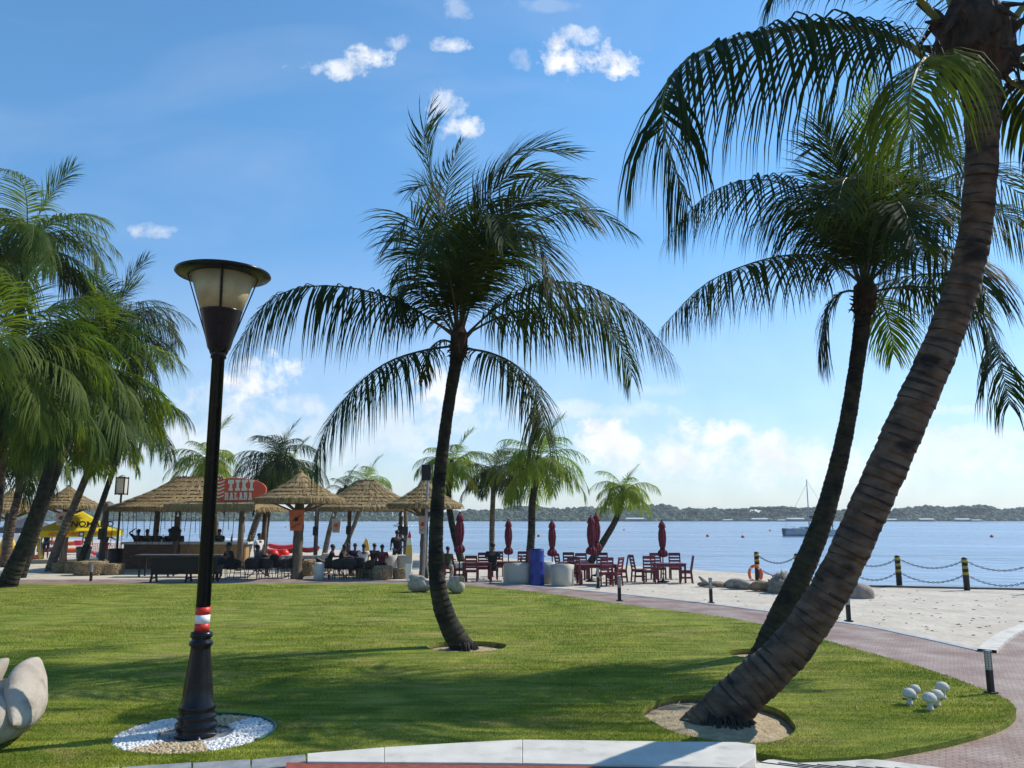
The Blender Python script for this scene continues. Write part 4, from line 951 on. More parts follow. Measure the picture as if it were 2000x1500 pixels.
# pebble bed round the lamp
def pebbles():
    rnd = random.Random(5); mw = MB(); mt = MB(); c = LB
    for k in range(5200):
        a = rnd.uniform(0, 2*math.pi); q = rnd.uniform(.0, 1)**.5; rad = .81*q
        ang = math.degrees(a) % 360
        if rad < .40: continue
        tan = (60 < ang < 125 and rad < .82) or (238 < ang < 300)
        s = rnd.uniform(.014, .026)
        (mt if tan else mw).ball((c.x+rad*math.cos(a), c.y+rad*math.sin(a)*.975, -.02+rnd.uniform(0, .018)), (s*rnd.uniform(.8, 1.4), s, s*.7), 6, rot=Matrix.Rotation(rnd.uniform(0, 3), 3, 'Z'))
    tag(mw.build('white_pebbles', M['pebble_white'], smooth=True), 'white round pebbles in the bed around the street lamp', 'pebbles', kind='stuff')
    tag(mt.build('tan_pebbles', M['pebble_tan'], smooth=True), 'tan pebbles in the bed around the street lamp', 'pebbles', kind='stuff')
    ring = [Vector((c.x+.83*math.cos(t), c.y+.81*math.sin(t), 0)) for t in [R(-25+i*5) for i in range(26)]]
    mb = MB(); n = len(ring)
    mb.tube([p+Vector((0, 0, .012)) for p in ring], .016, 6); tag(mb.build('bed_edging', M['edging_green'], smooth=True), 'green plastic edging curving round the right side of the pebble bed', 'garden edging')
pebbles()

# ------------------------------------------------------------------ swans, mushrooms, statues
def swan(label, loc, rz, s, cut=None):
    t = thing('swan_statue', label, 'swan statue', loc, rz); t.scale = (s, s, s)
    # body: facing +X, neck in front
    mb = MB(); n = 18; vs = []
    secs = [(-.55, .30, .06, .10), (-.48, .28, .17, .20), (-.30, .27, .27, .27), (0, .26, .31, .27), (.28, .26, .26, .25), (.46, .28, .15, .18), (.52, .30, .05, .06)]
    for x, zc, ry, rz_ in secs:
        for k in range(n):
            a = 2*math.pi*k/n; z = zc+rz_*math.sin(a); vs.append((x, ry*math.cos(a), max(.0, z)))
    fs = [(i*n+k, i*n+(k+1) % n, (i+1)*n+(k+1) % n, (i+1)*n+k) for i in range(len(secs)-1) for k in range(n)]+[tuple(range(n-1, -1, -1)), tuple((len(secs)-1)*n+k for k in range(n))]
    mb.add(vs, fs); o = mb.build('body', M['stone_white'], t, smooth=True)
    P = cr([(.38, 0, .32), (.50, 0, .45), (.50, 0, .68), (.40, 0, .90), (.44, 0, 1.08), (.56, 0, 1.12), (.66, 0, 1.04)], 6)
    rr = [.13-.075*min(1, i/(len(P)*.5)) for i in range(len(P))]; rr[-6:] = [.065, .072, .072, .066, .055, .04]
    mb = MB(); mb.tube(P, rr, 12); mb.build('neck', M['stone_white'], t, smooth=True)
    mb = MB(); mb.tube([(.64, 0, 1.05), (.70, 0, .98), (.75, 0, .92)], [.04, .028, .008], 8); mb.build('beak', M['stone_grey'], t, smooth=True)
    for sy in (-1, 1):
        mb = MB(); U = 26; V = 16; vs = []
        for i in range(U):
            u = i/(U-1); th = math.pi*u
            for k in range(V):
                a = 2*math.pi*k/V; r0 = math.sin(th)**.75*(1-.22*u); groove = 1+.035*math.sin(k*2.2+u*16)
                p = Vector((.40-.92*u, .13*r0*math.cos(a)*groove, .29*r0*math.sin(a)))
                p = Matrix.Rotation(R(17)*sy, 3, 'X') @ (Matrix.Rotation(R(22), 3, 'Y') @ p); vs.append((p.x, sy*(.235-.06*u)+p.y, p.z+.40+.10*u*u))
        mb.add(vs, [(i*V+k, i*V+(k+1) % V, (i+1)*V+(k+1) % V, (i+1)*V+k) for i in range(U-1) for k in range(V)])
        mb.build('wing', M['stone_white'], t, smooth=True)
    return t
swan('large pale stone swan statue cut by the left edge of the photo', G(-16, 1450, 0), R(-80), 1.34).scale = (1.34, 1.34, 1.06)
swan('small stone swan statue facing right, left of the centre palm trunk', G(820, 1156, 0), R(-12), .72)
swan('small stone swan statue right of the centre palm trunk, striped tail towards us', G(891, 1158, 0), R(120), .72)
def mushrooms():
    t = thing('mushroom_statue', 'x', 'mushroom statue')
    mb = MB(); mb.lathe([(.055, 0), (.04, .02), (.03, .07), (.032, .12)], 14); mb.build('stem', M['white_stone'], t, smooth=True)
    mb = MB(); mb.lathe([(.03, .10), (.075, .105), (.088, .125), (.082, .16), (.055, .195), (.0, .212)], 18); mb.build('cap', M['white_stone'], t, smooth=True)
    return Rep(t)
mp_ = mushrooms()
for (x, y, s, l) in ((1777, 1376, 1.15, 'front mushroom of the left pair on the lawn'), (1788, 1364, 1.0, 'rear mushroom of the left pair on the lawn'), (1817, 1387, 1.2, 'nearest mushroom of the right three, beside a darker stump'), (1831, 1379, 1.15, 'middle mushroom of the right three'), (1842, 1364, 1.2, 'rearmost and highest mushroom of the right three')):
    mp_(G(x, y, 0), random.uniform(0, 3), 'small white stone '+l, 'stone mushrooms on the lawn', s*.82)
def rock(name, label, cat, loc, r, m, seed, lumps=3, amp=.12, rz=0):
    rnd = random.Random(seed); bm = bmesh.new(); bmesh.ops.create_icosphere(bm, subdivisions=4, radius=1)
    ds = [Vector((rnd.gauss(0, 1), rnd.gauss(0, 1), rnd.gauss(0, 1))).normalized() for _ in range(22)]
    for v in bm.verts:
        p = v.co.normalized(); f = 1+sum(amp*.5*math.cos(lumps*2.2*p.dot(d)*2+i) for i, d in enumerate(ds))*.35+rnd.uniform(-.01, .01)
        v.co = Vector((p.x*r[0]*f, p.y*r[1]*f, max(-.35, p.z)*r[2]*f+r[2]*.3))
    for f in bm.faces: f.smooth = True
    me = bpy.data.meshes.new(name); bm.to_mesh(me); bm.free(); me.materials.append(M[m])
    o = bpy.data.objects.new(name, me); col.objects.link(o); o.location = loc; o.rotation_euler = (0, 0, rz); tag(o, label, cat); return o
YS = lambda py: 2.4*F/(py-HZ)
def seal(label, loc, rz, s, m):
    t = thing('sea_animal_statue', label, 'stone sculpture', loc, rz); t.scale = (s,)*3
    mb = MB(); P = cr([(-.8, 0, .10), (-.5, 0, .16), (-.1, 0, .26), (.3, 0, .28), (.6, 0, .22), (.82, 0, .16)], 5); n = len(P)
    rr = [.07+.23*math.sin(math.pi*min(1, (i/n)*1.05+.02))**.8 for i in range(n)]; rr[-1] = .09; mb.tube(P, rr, 14, wob=.04); mb.build('body', M[m], t, smooth=True)
    for sy in (-1, 1):
        mb = MB(); mb.ball((.25, sy*.32, .06), (.26, .14, .045), 10, rot=Matrix.Rotation(sy*.6, 3, 'Z')); mb.build('flipper', M[m], t, smooth=True)
    mb = MB(); mb.ball((-.92, 0, .1), (.18, .26, .05), 10); mb.build('tail', M[m], t, smooth=True)
def S_(px, py): return G(px, py, ZS)
seal('grey stone seal sculpture on the sand, left of the life ring', S_(1443, 1151), R(160), .62, 'stone_grey')
seal('brown turtle like stone sculpture under the life ring', S_(1492, 1155), R(170), .60, 'stone_brown')
# stone turtle with raised tail at left
t = thing('turtle_statue', 'flat pale stone turtle with a raised flipper, leftmost of the beach sculptures', 'stone sculpture', S_(1395, 1146), R(170))
mb = MB(); mb.ball((-.1, 0, .06), (.42, .3, .13), 14, wob=.02); mb.build('shell', M['stone_brown'], t, smooth=True)
mb = MB(); mb.ball((.42, 0, .08), (.16, .1, .08), 10); mb.build('head', M['stone_grey'], t, smooth=True)
for x, y in ((.2, .36), (.2, -.36), (-.4, .3)): mb = MB(); mb.ball((x, y, .03), (.22, .12, .03), 8); mb.build('flipper', M['stone_grey'], t, smooth=True)
mb = MB(); mb.tube([(.15, .2, .05), (.38, .22, .22), (.52, .2, .36)], [.07, .07, .03], 8); mb.build('flipper', M['stone_grey'], t, smooth=True)
rock('coral_boulder', 'round pitted grey boulder beside the leaning mossy trunk', 'boulder', S_(1531, 1158), (.46, .4, .46), 'stone_grey', 3, 6, .22)
rock('pinkish_boulder', 'smooth pinkish boulder to the right of the thick leaning trunk', 'boulder', S_(1684, 1168), (.38, .3, .32), 'stone_pink', 5, 1, .05)

# ------------------------------------------------------------------ path lights
def bollard(name='path_light'):
    t = thing(name, 'x', 'path light')
    mb = MB(); mb.box((0, 0, .19), (.085, .085, .38)); mb.box((0, 0, .015), (.16, .16, .03)); mb.build('post', M['black'], t, bevel=.004)
    mb = MB()
    for x, y in ((-.034, -.034), (.034, -.034), (.034, .034), (-.034, .034)): mb.box((x, y, .53), (.014, .014, .30))
    for i in range(7): mb.box((0, 0, .40+i*.042), (.083, .083, .008))
    mb.build('lantern_cage', M['metal'], t)
    mb = MB(); mb.box((0, 0, .53), (.055, .055, .29)); mb.build('diffuser', M['lantern'], t)
    mb = MB(); mb.box((0, 0, .69), (.10, .10, .02)); mb.build('cap', M['metal'], t, bevel=.004)
    return Rep(t)
bl = bollard()
GLT = 'path lights along the lawn and path'
bl(G(1936, 1354, 0), R(20), 'path light at the right tip of the lawn, nearest of all', GLT, .78)
bl(G(1210, 1174, 0), R(10), 'path light with pale top on the lawn edge, below the right wooden tables', GLT, .95)
bl(G(1168, 1149, ZP), R(0), 'path light in front of the dark red table right of the blue barrel', GLT, .95)
bl(G(1389, 1178, ZS), R(0), 'path light on the sand before the turtle sculpture', GLT, 1.0)
bl(G(1658, 1214, ZS), R(0), 'path light right of the thick leaning trunk, below the boulder', GLT, 1.0)
bl(G(177, 1137, ZS), R(0), 'path light in front of the straw bales at left', GLT, .95)

# ------------------------------------------------------------------ chain fence
def fence_post():
    t = thing('chain_post', 'x', 'post')
    mb = MB(); mb.lathe([(.105, 0), (.10, 1.12), (.07, 1.15), (0, 1.16)], 18); mb.build('post', M['black'], t, smooth=True)
    mb = MB()
    for z in (.98, .76, .54): mb = MB(); mb.lathe([(.106, z), (.106, z+.10)], 18); mb.build('yellow_band', M['yellow_band'], t, smooth=True)
    return Rep(t)
fp = fence_post(); FP = []
for x, y, lab in ((1480, 1133, 'leftmost chain post with the orange life ring leaning on it'), (1559, 1139, 'chain post half hidden by the mossy leaning trunk'), (1657, 1143, 'chain post hidden behind the thick trunk'), (1757, 1146, 'black and yellow chain post right of the thick trunk'), (1889, 1153, 'rightmost visible black and yellow chain post at the sand edge'), (2030, 1160, 'chain post just beyond the right frame edge')):
    if x == 1657: 
        p = S_(1655, 1143)
    p = S_(x, y); FP.append(p)
    if x in (1657, 2030): pass
    sc = (y-HZ)/2.4*0+ (65/(YS(y)**-1*F))/1.16 if False else 1.0
    fp(p, 0, lab, 'yellow and black chain posts by the water', .93)
def chain(a, b, z, sag, label):
    a = a+Vector((0, 0, z)); b = b+Vector((0, 0, z)); mb = MB(); n = int((b-a).length/.075); pts = []
    for i in range(n+1):
        t = i/n; p = a.lerp(b, t); p.z -= sag*4*t*(1-t); pts.append(p)
    for i in range(n):
        p, q = pts[i], pts[i+1]; d = (q-p).normalized(); c = (p+q)/2; s = d.cross(Vector((0, 0, 1))).normalized()
        u = s if i % 2 else s.cross(d); L = (q-p).length*.62
        ring = [c+d*L*math.cos(t)+u*.026*math.sin(t) for t in [k*math.pi/3 for k in range(7)]]
        mb.tube(ring, .011, 4, cap=False)
    o = mb.build('hanging_chain', M['chain'], smooth=True); tag(o, label, 'chain')
seg = ['between the leftmost post and the mossy trunk', 'passing behind the mossy leaning trunk', 'emerging right of the thick trunk', 'between the two right posts', 'running off the right edge of the photo']
for i in range(5):
    chain(FP[i], FP[i+1], .98, .30, 'upper dark chain '+seg[i]); chain(FP[i], FP[i+1], .52, .32, 'lower dark chain '+seg[i])
# life ring
t = thing('life_ring', 'orange life ring leaning against the leftmost chain post', 'life ring', S_(1474, 1134)+Vector((0, -.12, .26)), R(-35)); 
mb = MB(); n = 28
mb.tube([(.24*math.cos(2*math.pi*i/n), .02, .30*math.sin(2*math.pi*i/n)) for i in range(n+1)], .055, 10, cap=False); mb.build('ring', M['orange'], t, smooth=True)
mb = MB()
for k in range(4):
    a = math.pi/4+k*math.pi/2; mb = MB(); mb.tube([(.24*math.cos(a-.12), .02, .30*math.sin(a-.12)), (.24*math.cos(a+.12), .02, .30*math.sin(a+.12))], .059, 10); mb.build('band', M['white_paint'], t, smooth=True)

# ------------------------------------------------------------------ boats and buoys
def sailboat():
    p = G(1585, 1047, ZW); t = thing('sailboat', 'moored grey sailboat with one tall bare mast', 'sailboat', p, R(8)); k = p.y/F
    L = 112*k; mb = MB(); vs = []; n = 9; S = 14
    for i in range(S):
        u = i/(S-1); x = (-.5+u)*L; w = .14*L*math.sin(math.pi*min(1, .12+u*.9))**.7*(1 if u < .95 else .2); top = .165*L*(.55+.25*(1-u)**2+.1*u); w = max(w, .004*L)
        for j in range(n):
            v = j/(n-1)*math.pi; vs.append((x, -w*math.cos(v), top-(top+.02*L)*math.sin(v)**.8))
    mb.add(vs, [(i*n+j, i*n+j+1, (i+1)*n+j+1, (i+1)*n+j) for i in range(S-1) for j in range(n-1)]+[tuple(i*n for i in range(S))[::-1]+tuple(i*n+n-1 for i in range(S))][:1])
    mb.build('hull', M['hull'], t, smooth=True)
    mb = MB(); mb.box((0, 0, .135*L), (.42*L, .13*L, .05*L), taper=.85); mb.box((-.22*L, 0, .125*L), (.25*L, .10*L, .03*L), taper=.8); mb.build('cabin', M['hull'], t, bevel=.02)
    mb = MB()
    for i in range(4): mb.box((-.12*L+i*.08*L, -.064*L, .135*L), (.045*L, .01*L, .018*L))
    mb.build('windows', M['black'], t)
    mb = MB(); mb.tube([(-.03*L, 0, .12*L), (-.03*L, 0, 108*k)], [.11, .06], 8); mb.build('mast', M['metal'], t)
    mb = MB(); mb.tube([(-.04*L, 0, .30*L), (.36*L, 0, .30*L)], .07, 8); mb.tube([(-.02*L, 0, .33*L), (.34*L, 0, .325*L)], [.14, .10], 8); mb.build('boom_with_furled_sail', M['cloth_navy'], t)
    mb = MB(); mb.box((.28*L, 0, .24*L), (.2*L, .14*L, .02*L)); 
    for x in (.19, .37): mb.box((x*L, -.05*L, .17*L), (.012*L, .012*L, .13*L))
    mb.build('awning', M['cloth_navy'], t)
    mb = MB()
    for a, b in (((-.49*L, 0, .13*L), (-.03*L, 0, 100*k)), ((.47*L, 0, .12*L), (-.03*L, 0, 106*k))): mb.tube([a, b], .022, 4)
    mb.build('stays', M['metal'], t)
    mb = MB()
    for i in range(4): mb.tube([((-.47+i*.05)*L, -.04*L, .11*L), ((-.47+i*.05)*L, -.04*L, .17*L)], .025, 5)
    mb.tube([(-.48*L, -.04*L, .17*L), (-.30*L, -.04*L, .165*L)], .02, 5); mb.build('bow_rail', M['metal'], t)
sailboat()
bu = MB(); bu.lathe([(0, -.2), (.2, -.15), (.27, .02), (.24, .2), (.12, .34), (0, .38)], 14); b0 = tag(bu.build('buoy', M['buoy'], smooth=True), 'x', 'buoy'); bp = Rep(b0)
for x, y, l in ((1382, 1048, 'left buoy of the two red ones left of the sailboat'), (1451, 1050, 'right buoy of the two red ones left of the sailboat'), (1504, 1037, 'tiny distant buoy just left of the sailboat bow'), (1937, 1049, 'red buoy alone on the water at far right'), (1628, 1062, 'red buoy glimpsed between the two leaning trunks'), (1052, 1048, 'red buoy behind the top of the blue barrel'), (1219, 1036, 'dark distant buoy right of the leaning beach palm'), (558, 1030, 'pale distant buoy right of the bar')):
    bp(G(x, y, ZW), 0, 'round '+l, 'mooring buoys', .9 if y > 1040 else .8)
# jet ski with wake
p = G(778, 1028, ZW); t = thing('jet_ski', 'tiny jet ski throwing white spray far out on the water', 'jet ski', p, R(180))
mb = MB(); mb.ball((0, 0, .3), (1.6, .5, .4), 12); mb.build('hull', M['white_paint'], t, smooth=True)
mb = MB(); mb.box((.1, 0, .75), (.8, .35, .3), taper=.7); mb.build('seat', M['black'], t, bevel=.03)
mb = MB(); mb.bar((.7, -.4, 1.05), (.7, .4, 1.05), .07); mb.build('handlebar', M['black'], t)
person('sit_lean', p+Vector((0, 0, .35)), R(90), 'tiny person riding the jet ski far out', 'cloth_navy')
mb = MB(); rnd = random.Random(2)
for k in range(160): x = rnd.uniform(.5, 11); mb.ball((p.x+x, p.y+rnd.gauss(0, .5+.12*x), ZW+.05), (rnd.uniform(.2, .6), rnd.uniform(.2, .5), rnd.uniform(.05, .45)*math.exp(-x/9)), 6)
tag(mb.build('wake_foam', M['white_paint'], smooth=True), 'white foam and spray behind the jet ski', 'foam', kind='stuff')
# swimmer's head / jet ski companion omitted: nothing visible

# ------------------------------------------------------------------ thatched roofs
def thatch(mb, rx, ry, h, z, n=900, seed=1, tiers=6, ridge=0.0, fringe=.28):
    """hipped cone of straw; ridge = half length of a ridge along x"""
    rnd = random.Random(seed); S = 28
    def pt(a, u, off=0):   # u: 0 apex .. 1 eave
        ca, sa = math.cos(a), math.sin(a); R_ = u**1.0
        x = ridge*math.copysign(min(1, abs(ca)*1.6), ca)+ (rx-ridge)*R_*ca; y = ry*R_*sa
        v1 = max(0, 1-u); zz_ = z+h*v1**1.12*(1-.10*math.sin(math.pi*min(1, u)))-max(0, u-1)*h
        return Vector((x, y, zz_+off))
    prof = []
    for i in range(tiers):
        u0 = i/tiers; u1 = (i+1)/tiers; prof += [(max(.02, u0-.01), .0), (u1, .055)]
    vs = []; 
    for u, off in prof:
        for k in range(S): vs.append(pt(2*math.pi*k/S, u, off*(1 if True else 0)))
    L = len(prof)
    for k in range(S): q = pt(2*math.pi*k/S, .97); vs.append(Vector((q.x, q.y, z-.14)))
    for k in range(S): q = pt(2*math.pi*k/S, .3); vs.append(Vector((q.x, q.y, z+h*.5)))
    fs = [(i*S+k, (i+1)*S+k, (i+1)*S+(k+1) % S, i*S+(k+1) % S) for i in range(L+1) for k in range(S)]
    mb.add(vs, fs)
    mb.lathe([(.0, .12), (.07, .08), (.12, -.04)], 10, (ridge, 0, z+h*.98)); 
    if ridge: mb.lathe([(.0, .12), (.07, .08), (.12, -.04)], 10, (-ridge, 0, z+h*.98)); mb.box((0, 0, z+h*.985), (ridge*2, .16, .10))
    for k in range(n):
        a = rnd.uniform(0, 2*math.pi); ti = rnd.randint(1, tiers) if rnd.random() < .6 else tiers; u = min(1, ti/tiers+rnd.uniform(-.05, .0))
        p = pt(a, u-.10, .05); q = pt(a+rnd.uniform(-.02, .02), u+.02, .07); d = (q-p).normalized(); le = rnd.uniform(.5, 1.2)*fringe
        e = q+d*le*.55+Vector((rnd.uniform(-.04, .04), rnd.uniform(-.04, .04), -le*(.65 if ti == tiers else .12)))
        s = Vector((-math.sin(a), math.cos(a), 0))*rnd.uniform(.012, .03)
        mb.add([p-s, p+s, q+s, q-s, e], [(0, 1, 2, 3), (3, 2, 4)], rnd.choice((0, 0, 1)))
TH = [M['thatch'], M['thatch_pale']]
def hut(label, px, apex_y, eave_y, half_px, py, seed, post_px=9, name='thatched_umbrella', wrap=True, n=900):
    p = S_(px, py); k = p.y/F; z1 = CH+(HZ-eave_y)*k; z2 = CH+(HZ-apex_y)*k; r_ = half_px*k
    t = thing(name, label, 'thatched umbrella', p, group='thatched shelters'); p0 = -ZS*0
    z1 -= ZS; z2 -= ZS
    mb = MB(); thatch(mb, r_, r_, z2-z1, z1, n, seed); mb.build('thatch_roof', TH, t)
    mb = MB(); nn = 14; mb.tube([(0, 0, z2*.97*i/nn) for i in range(nn+1)], [post_px*k*(1.15 if i % 2 else 1)*(1.4 if i == 0 else 1) for i in range(nn+1)], 12, wob=.03); mb.build('post', M['post_wood'], t, smooth=True)
    for j in range(6):
        a = j*math.pi/3+.2; c = Vector((math.cos(a), math.sin(a), 0)); mb = MB(); mb.bar(Vector((0, 0, z1-.45))+c*post_px*k, Vector((0, 0, z1+.06))+c*r_*.82, .06); mb.build('rafter', M['post_wood'], t)
    return t, p, k
U1 = hut('round thatched umbrella right of the oval red sign, on a thick ringed post', 579, 924, 978, 86, 1131, 41, 9)
U2 = hut('round thatched umbrella just left of the centre palm, pale post', 827, 941, 988, 72, 1128, 42, 7)
U3 = hut('thatched umbrella above the yellow tent', 122, 951, 990, 62, 1100, 43, 6)
U4 = hut('thatched umbrella cut by the left edge behind a palm trunk', 8, 957, 998, 54, 1098, 44, 6)
def light_bulbs(t, pts):
    for p in pts:
        mb = MB(); mb.lathe([(.018, .12), (.022, .06), (.05, .0), (.045, -.05), (0, -.075)], 10, p); mb.build('bulb', M['white_paint'], t, smooth=True)
# wide shelter between the umbrellas
def wide_shelter():
    p = S_(712, 1106); k = p.y/F; t = thing('thatched_shelter', 'wide low thatched shelter with hanging bulbs between two round umbrellas', 'thatched shelter', p, group='thatched shelters')
    z1 = CH+(HZ-994)*k-ZS; z2 = CH+(HZ-940)*k-ZS
    mb = MB(); thatch(mb, 112*k, 2.2, z2-z1, z1, 1600, 7, 7, .35); mb.build('thatch_roof', TH, t)
    for x, y in ((-80, -1.6), (-41, 1.2), (84, -1.4), (60, 1.4)):
        mb = MB(); mb.tube([(x*k, y, 0), (x*k, y, z1+.25)], .10, 10); mb.build('post', M['post_wood'], t, smooth=True)
        mb = MB(); mb.box((x*k, y-.14, z1*.62), (.26, .10, .42)); mb.build('wall_speaker', M['black'], t, bevel=.03)
    light_bulbs(t, [Vector((x*k, -2.15+.3*abs(x)/110, z1-.28+.03*math.sin(x))) for x in range(-100, 101, 18)])
wide_shelter()
# tiki bar
def bar():
    p = S_(380, 1108); k = p.y/F; t = thing('tiki_bar', 'open beach bar under a big hipped thatched roof', 'beach bar', p)
    Z = lambda y: CH+(HZ-y)*k-ZS
    z1 = Z(994); z2 = Z(934)
    mb = MB(); thatch(mb, 162*k, 3.4, z2-z1, z1, 2600, 9, 8, 1.1, .36); mb.build('thatch_roof', TH, t)
    # lower front awning of thatch on the right
    mb = MB(); rnd = random.Random(6)
    x0, x1 = 0*k, 158*k; yb, yf = -2.3, -3.9; zb, zf = Z(979), Z(990)
    mb.add([(x0, yb, zb), (x1, yb, zb), (x1, yf, zf), (x0, yf, zf), (x0, yb, zb-.2), (x1, yb, zb-.2), (x1, yf, zf-.2), (x0, yf, zf-.2)], [(0, 3, 2, 1), (4, 5, 6, 7), (3, 7, 6, 2), (0, 1, 5, 4), (1, 2, 6, 5), (0, 4, 7, 3)])
    for q in range(1100):
        x = rnd.uniform(x0, x1); u = rnd.choice((.3, .55, .8, 1, 1, 1)); y = yb+(yf-yb)*u; z = zb+(zf-zb)*u+.04; le = rnd.uniform(.2, .42); w_ = rnd.uniform(.012, .03)
        mb.add([(x-w_, y+.25, z+.04), (x+w_, y+.25, z+.04), (x+w_, y-.05, z+.03), (x-w_, y-.05, z+.03), (x+rnd.uniform(-.05, .05), y-.12-(0 if u == 1 else .2), z-le*(1 if u == 1 else .15))], [(0, 1, 2, 3), (3, 2, 4)], rnd.choice((0, 1, 1)))
    mb.build('thatch_awning', TH, t)
    for x, y in ((-136, -2.2), (-14, -1.6), (118, -2.6), (100, 2.4), (-120, 2.4)):
        mb = MB(); mb.tube([(x*k, y, 0), (x*k+.05, y, z1+.3)], .13, 10, wob=.04); mb.build('post', M['post_wood'], t, smooth=True)
    # counter: dark left part, bamboo right part, pale top
    zt = Z(1060); mb = MB(); mb.box(((-115-14)/2*k, -1.0, zt/2), ((115-14)*k, .5, zt)); 
    for i in range(7): mb.box(((-108+i*15)*k, -1.27, zt*.5), (.05, .03, zt*.94))
    for i in range(4): mb.box(((-115-14)/2*k, -1.275, zt*(.12+i*.25)), (100*k, .025, .035))
    mb.build('counter_front', M['brown_wood'], t)
    mb = MB(); mb.box(((-10+112)/2*k, -1.0, zt/2), ((122)*k, .5, zt))
    for i in range(46): mb.tube([((-8+i*2.62)*k, -1.27, .02), ((-8+i*2.62)*k, -1.27, zt-.02)], .036, 6)
    mb.build('counter_panel', M['bamboo'], t)
    mb = MB(); mb.box((0, -1.05, zt+.06), (236*k, .8, .11)); mb.build('counter_top', M['concrete'], t, bevel=.02)
    for i in range(26):
        x = (-125+i*9.6+random.uniform(-2, 2))*k; mb = MB(); mb.tube([(x, -2.0+random.uniform(-.3, .3), z1+.1), (x+random.uniform(-.04, .04), -2.0, Z(random.uniform(1030, 1066)))], .014, 5); mb.build('hanging_rope', M['dark_wood'], t)
    mb = MB(); mb.box((18*k, .3, 1.2), (.5, .4, 2.4)); mb.build('back_pillar', M['dark_wood'], t)
    # dangling wooden ornament near the pole
    for j in range(1): mb = MB(); mb.ball((-13*k, -1.75, Z(1040)), (.26, .2, .34), 10, wob=.15); mb.build('hanging_ornament', M['dark_wood'], t)
    light_bulbs(t, [Vector(((10+i*13)*k, -3.8, zf-.42)) for i in range(11)])
    mb = MB(); mb.box((-136*k, -2.36, Z(1040)), (.28, .14, .5)); mb.build('wall_speaker', M['black'], t, bevel=.03)
    # roof lantern
    lz = Z(968); lx = -128*k; mb = MB()
    l = thing('roof_lantern', 'tall white framed lantern standing above the left end of the bar roof', 'lantern', p+Vector((lx, -1.2, 0)))
    mb.box((0, 0, (lz+Z(938))/2), (.36, .36, Z(938)-lz), taper=1.1); mb.build('panel', M['lantern'], l)
    mb = MB()
    for a, b in ((-1, -1), (1, -1), (1, 1), (-1, 1)): mb.box((a*.2, b*.2, (lz+Z(936))/2), (.045, .045, Z(934)-lz))
    for z in (lz+.02, Z(937)):
        for a, b, c, d in ((0, -.2, .36, .04), (0, .2, .36, .04), (-.2, 0, .04, .36), (.2, 0, .04, .36)): mb.box((a, b, z), (c, d, .05))
    mb.build('frame', M['dark_wood'], l)
    mb = MB(); mb.tube([(0, 0, 0), (0, 0, lz)], .05, 8); mb.build('pole', M['dark_wood'], l)
    mb = MB(); mb.lathe([(.2, Z(938)+.0), (.18, Z(938)+.09), (.08, Z(938)+.15), (0, Z(938)+.17)], 16); mb.build('dome', M['lantern'], l, smooth=True)
    return p, k, Z
BP, BK, BZ = bar()
def text_mesh(s_, size, loc, m, parent, ext=.02, bold=.0, sx=1, name='lettering', rz=0):
    c = bpy.data.curves.new('t', 'FONT'); c.body = s_; c.size = size; c.extrude = ext; c.offset = bold; c.align_x = 'CENTER'; c.align_y = 'CENTER'
    o = bpy.data.objects.new('t', c); col.objects.link(o); dg_ = bpy.context.evaluated_depsgraph_get(); me = bpy.data.meshes.new_from_object(o.evaluated_get(dg_)); bpy.data.objects.remove(o)
    me.materials.clear(); me.materials.append(m); q = bpy.data.objects.new(name, me); col.objects.link(q); q.parent = parent; q.location = loc; q.rotation_euler = (R(90), 0, rz); q.scale = (sx, 1, 1)
    return q
GLY = {'T': [(0, 1, 1, 1), (.5, 0, .5, 1), (.28, 0, .72, 0), (0, .8, 0, 1), (1, .8, 1, 1)], 'I': [(.5, 0, .5, 1), (.15, 0, .85, 0), (.15, 1, .85, 1)],
 'K': [(.2, 0, .2, 1), (0, 0, .4, 0), (0, 1, .4, 1), (.2, .45, .85, 1), (.35, .55, .9, 0), (.7, 1, 1, 1), (.7, 0, 1, 0)],
 'B': [(.15, 0, .15, 1), (0, 0, .75, 0), (0, 1, .72, 1), (.15, .52, .75, .52), (.78, .55, .78, .97), (.84, .05, .84, .5)],
 'A': [(.12, 0, .46, 1), (.88, 0, .54, 1), (.25, .35, .75, .35), (0, 0, .3, 0), (.7, 0, 1, 0), (.3, 1, .6, 1)],
 'L': [(.2, 0, .2, 1), (0, 0, .9, 0), (0, 1, .45, 1), (.9, 0, .9, .25)]}
def block_text(txt, width, h, loc, m, parent, th):
    n = len(txt); adv = width/n; w = adv*.86
    for i, chx in enumerate(txt):
        mb = MB()
        for q, (x0, z0, x1, z1) in enumerate(GLY[chx]):
            a = Vector((x0*(w-th)+th/2, -.012-.002*q, z0*(h-th)+th/2-h/2)); b = Vector((x1*(w-th)+th/2, a.y, z1*(h-th)+th/2-h/2)); d = (b-a).normalized()
            a -= d*th/2; b += d*th/2; s_ = Vector((-d.z, 0, d.x))*th/2; o = Vector((0, .012, 0)); vs = [a-s_-o, b-s_-o, b+s_-o, a+s_-o, a-s_+o, b-s_+o, b+s_+o, a+s_+o]
            mb.add(vs, [(0, 1, 2, 3), (7, 6, 5, 4), (0, 4, 5, 1), (1, 5, 6, 2), (2, 6, 7, 3), (3, 7, 4, 0)])
        mb.build('letter', m, parent, loc=(loc[0]-width/2+i*adv+(adv-w)/2, loc[1], loc[2]))
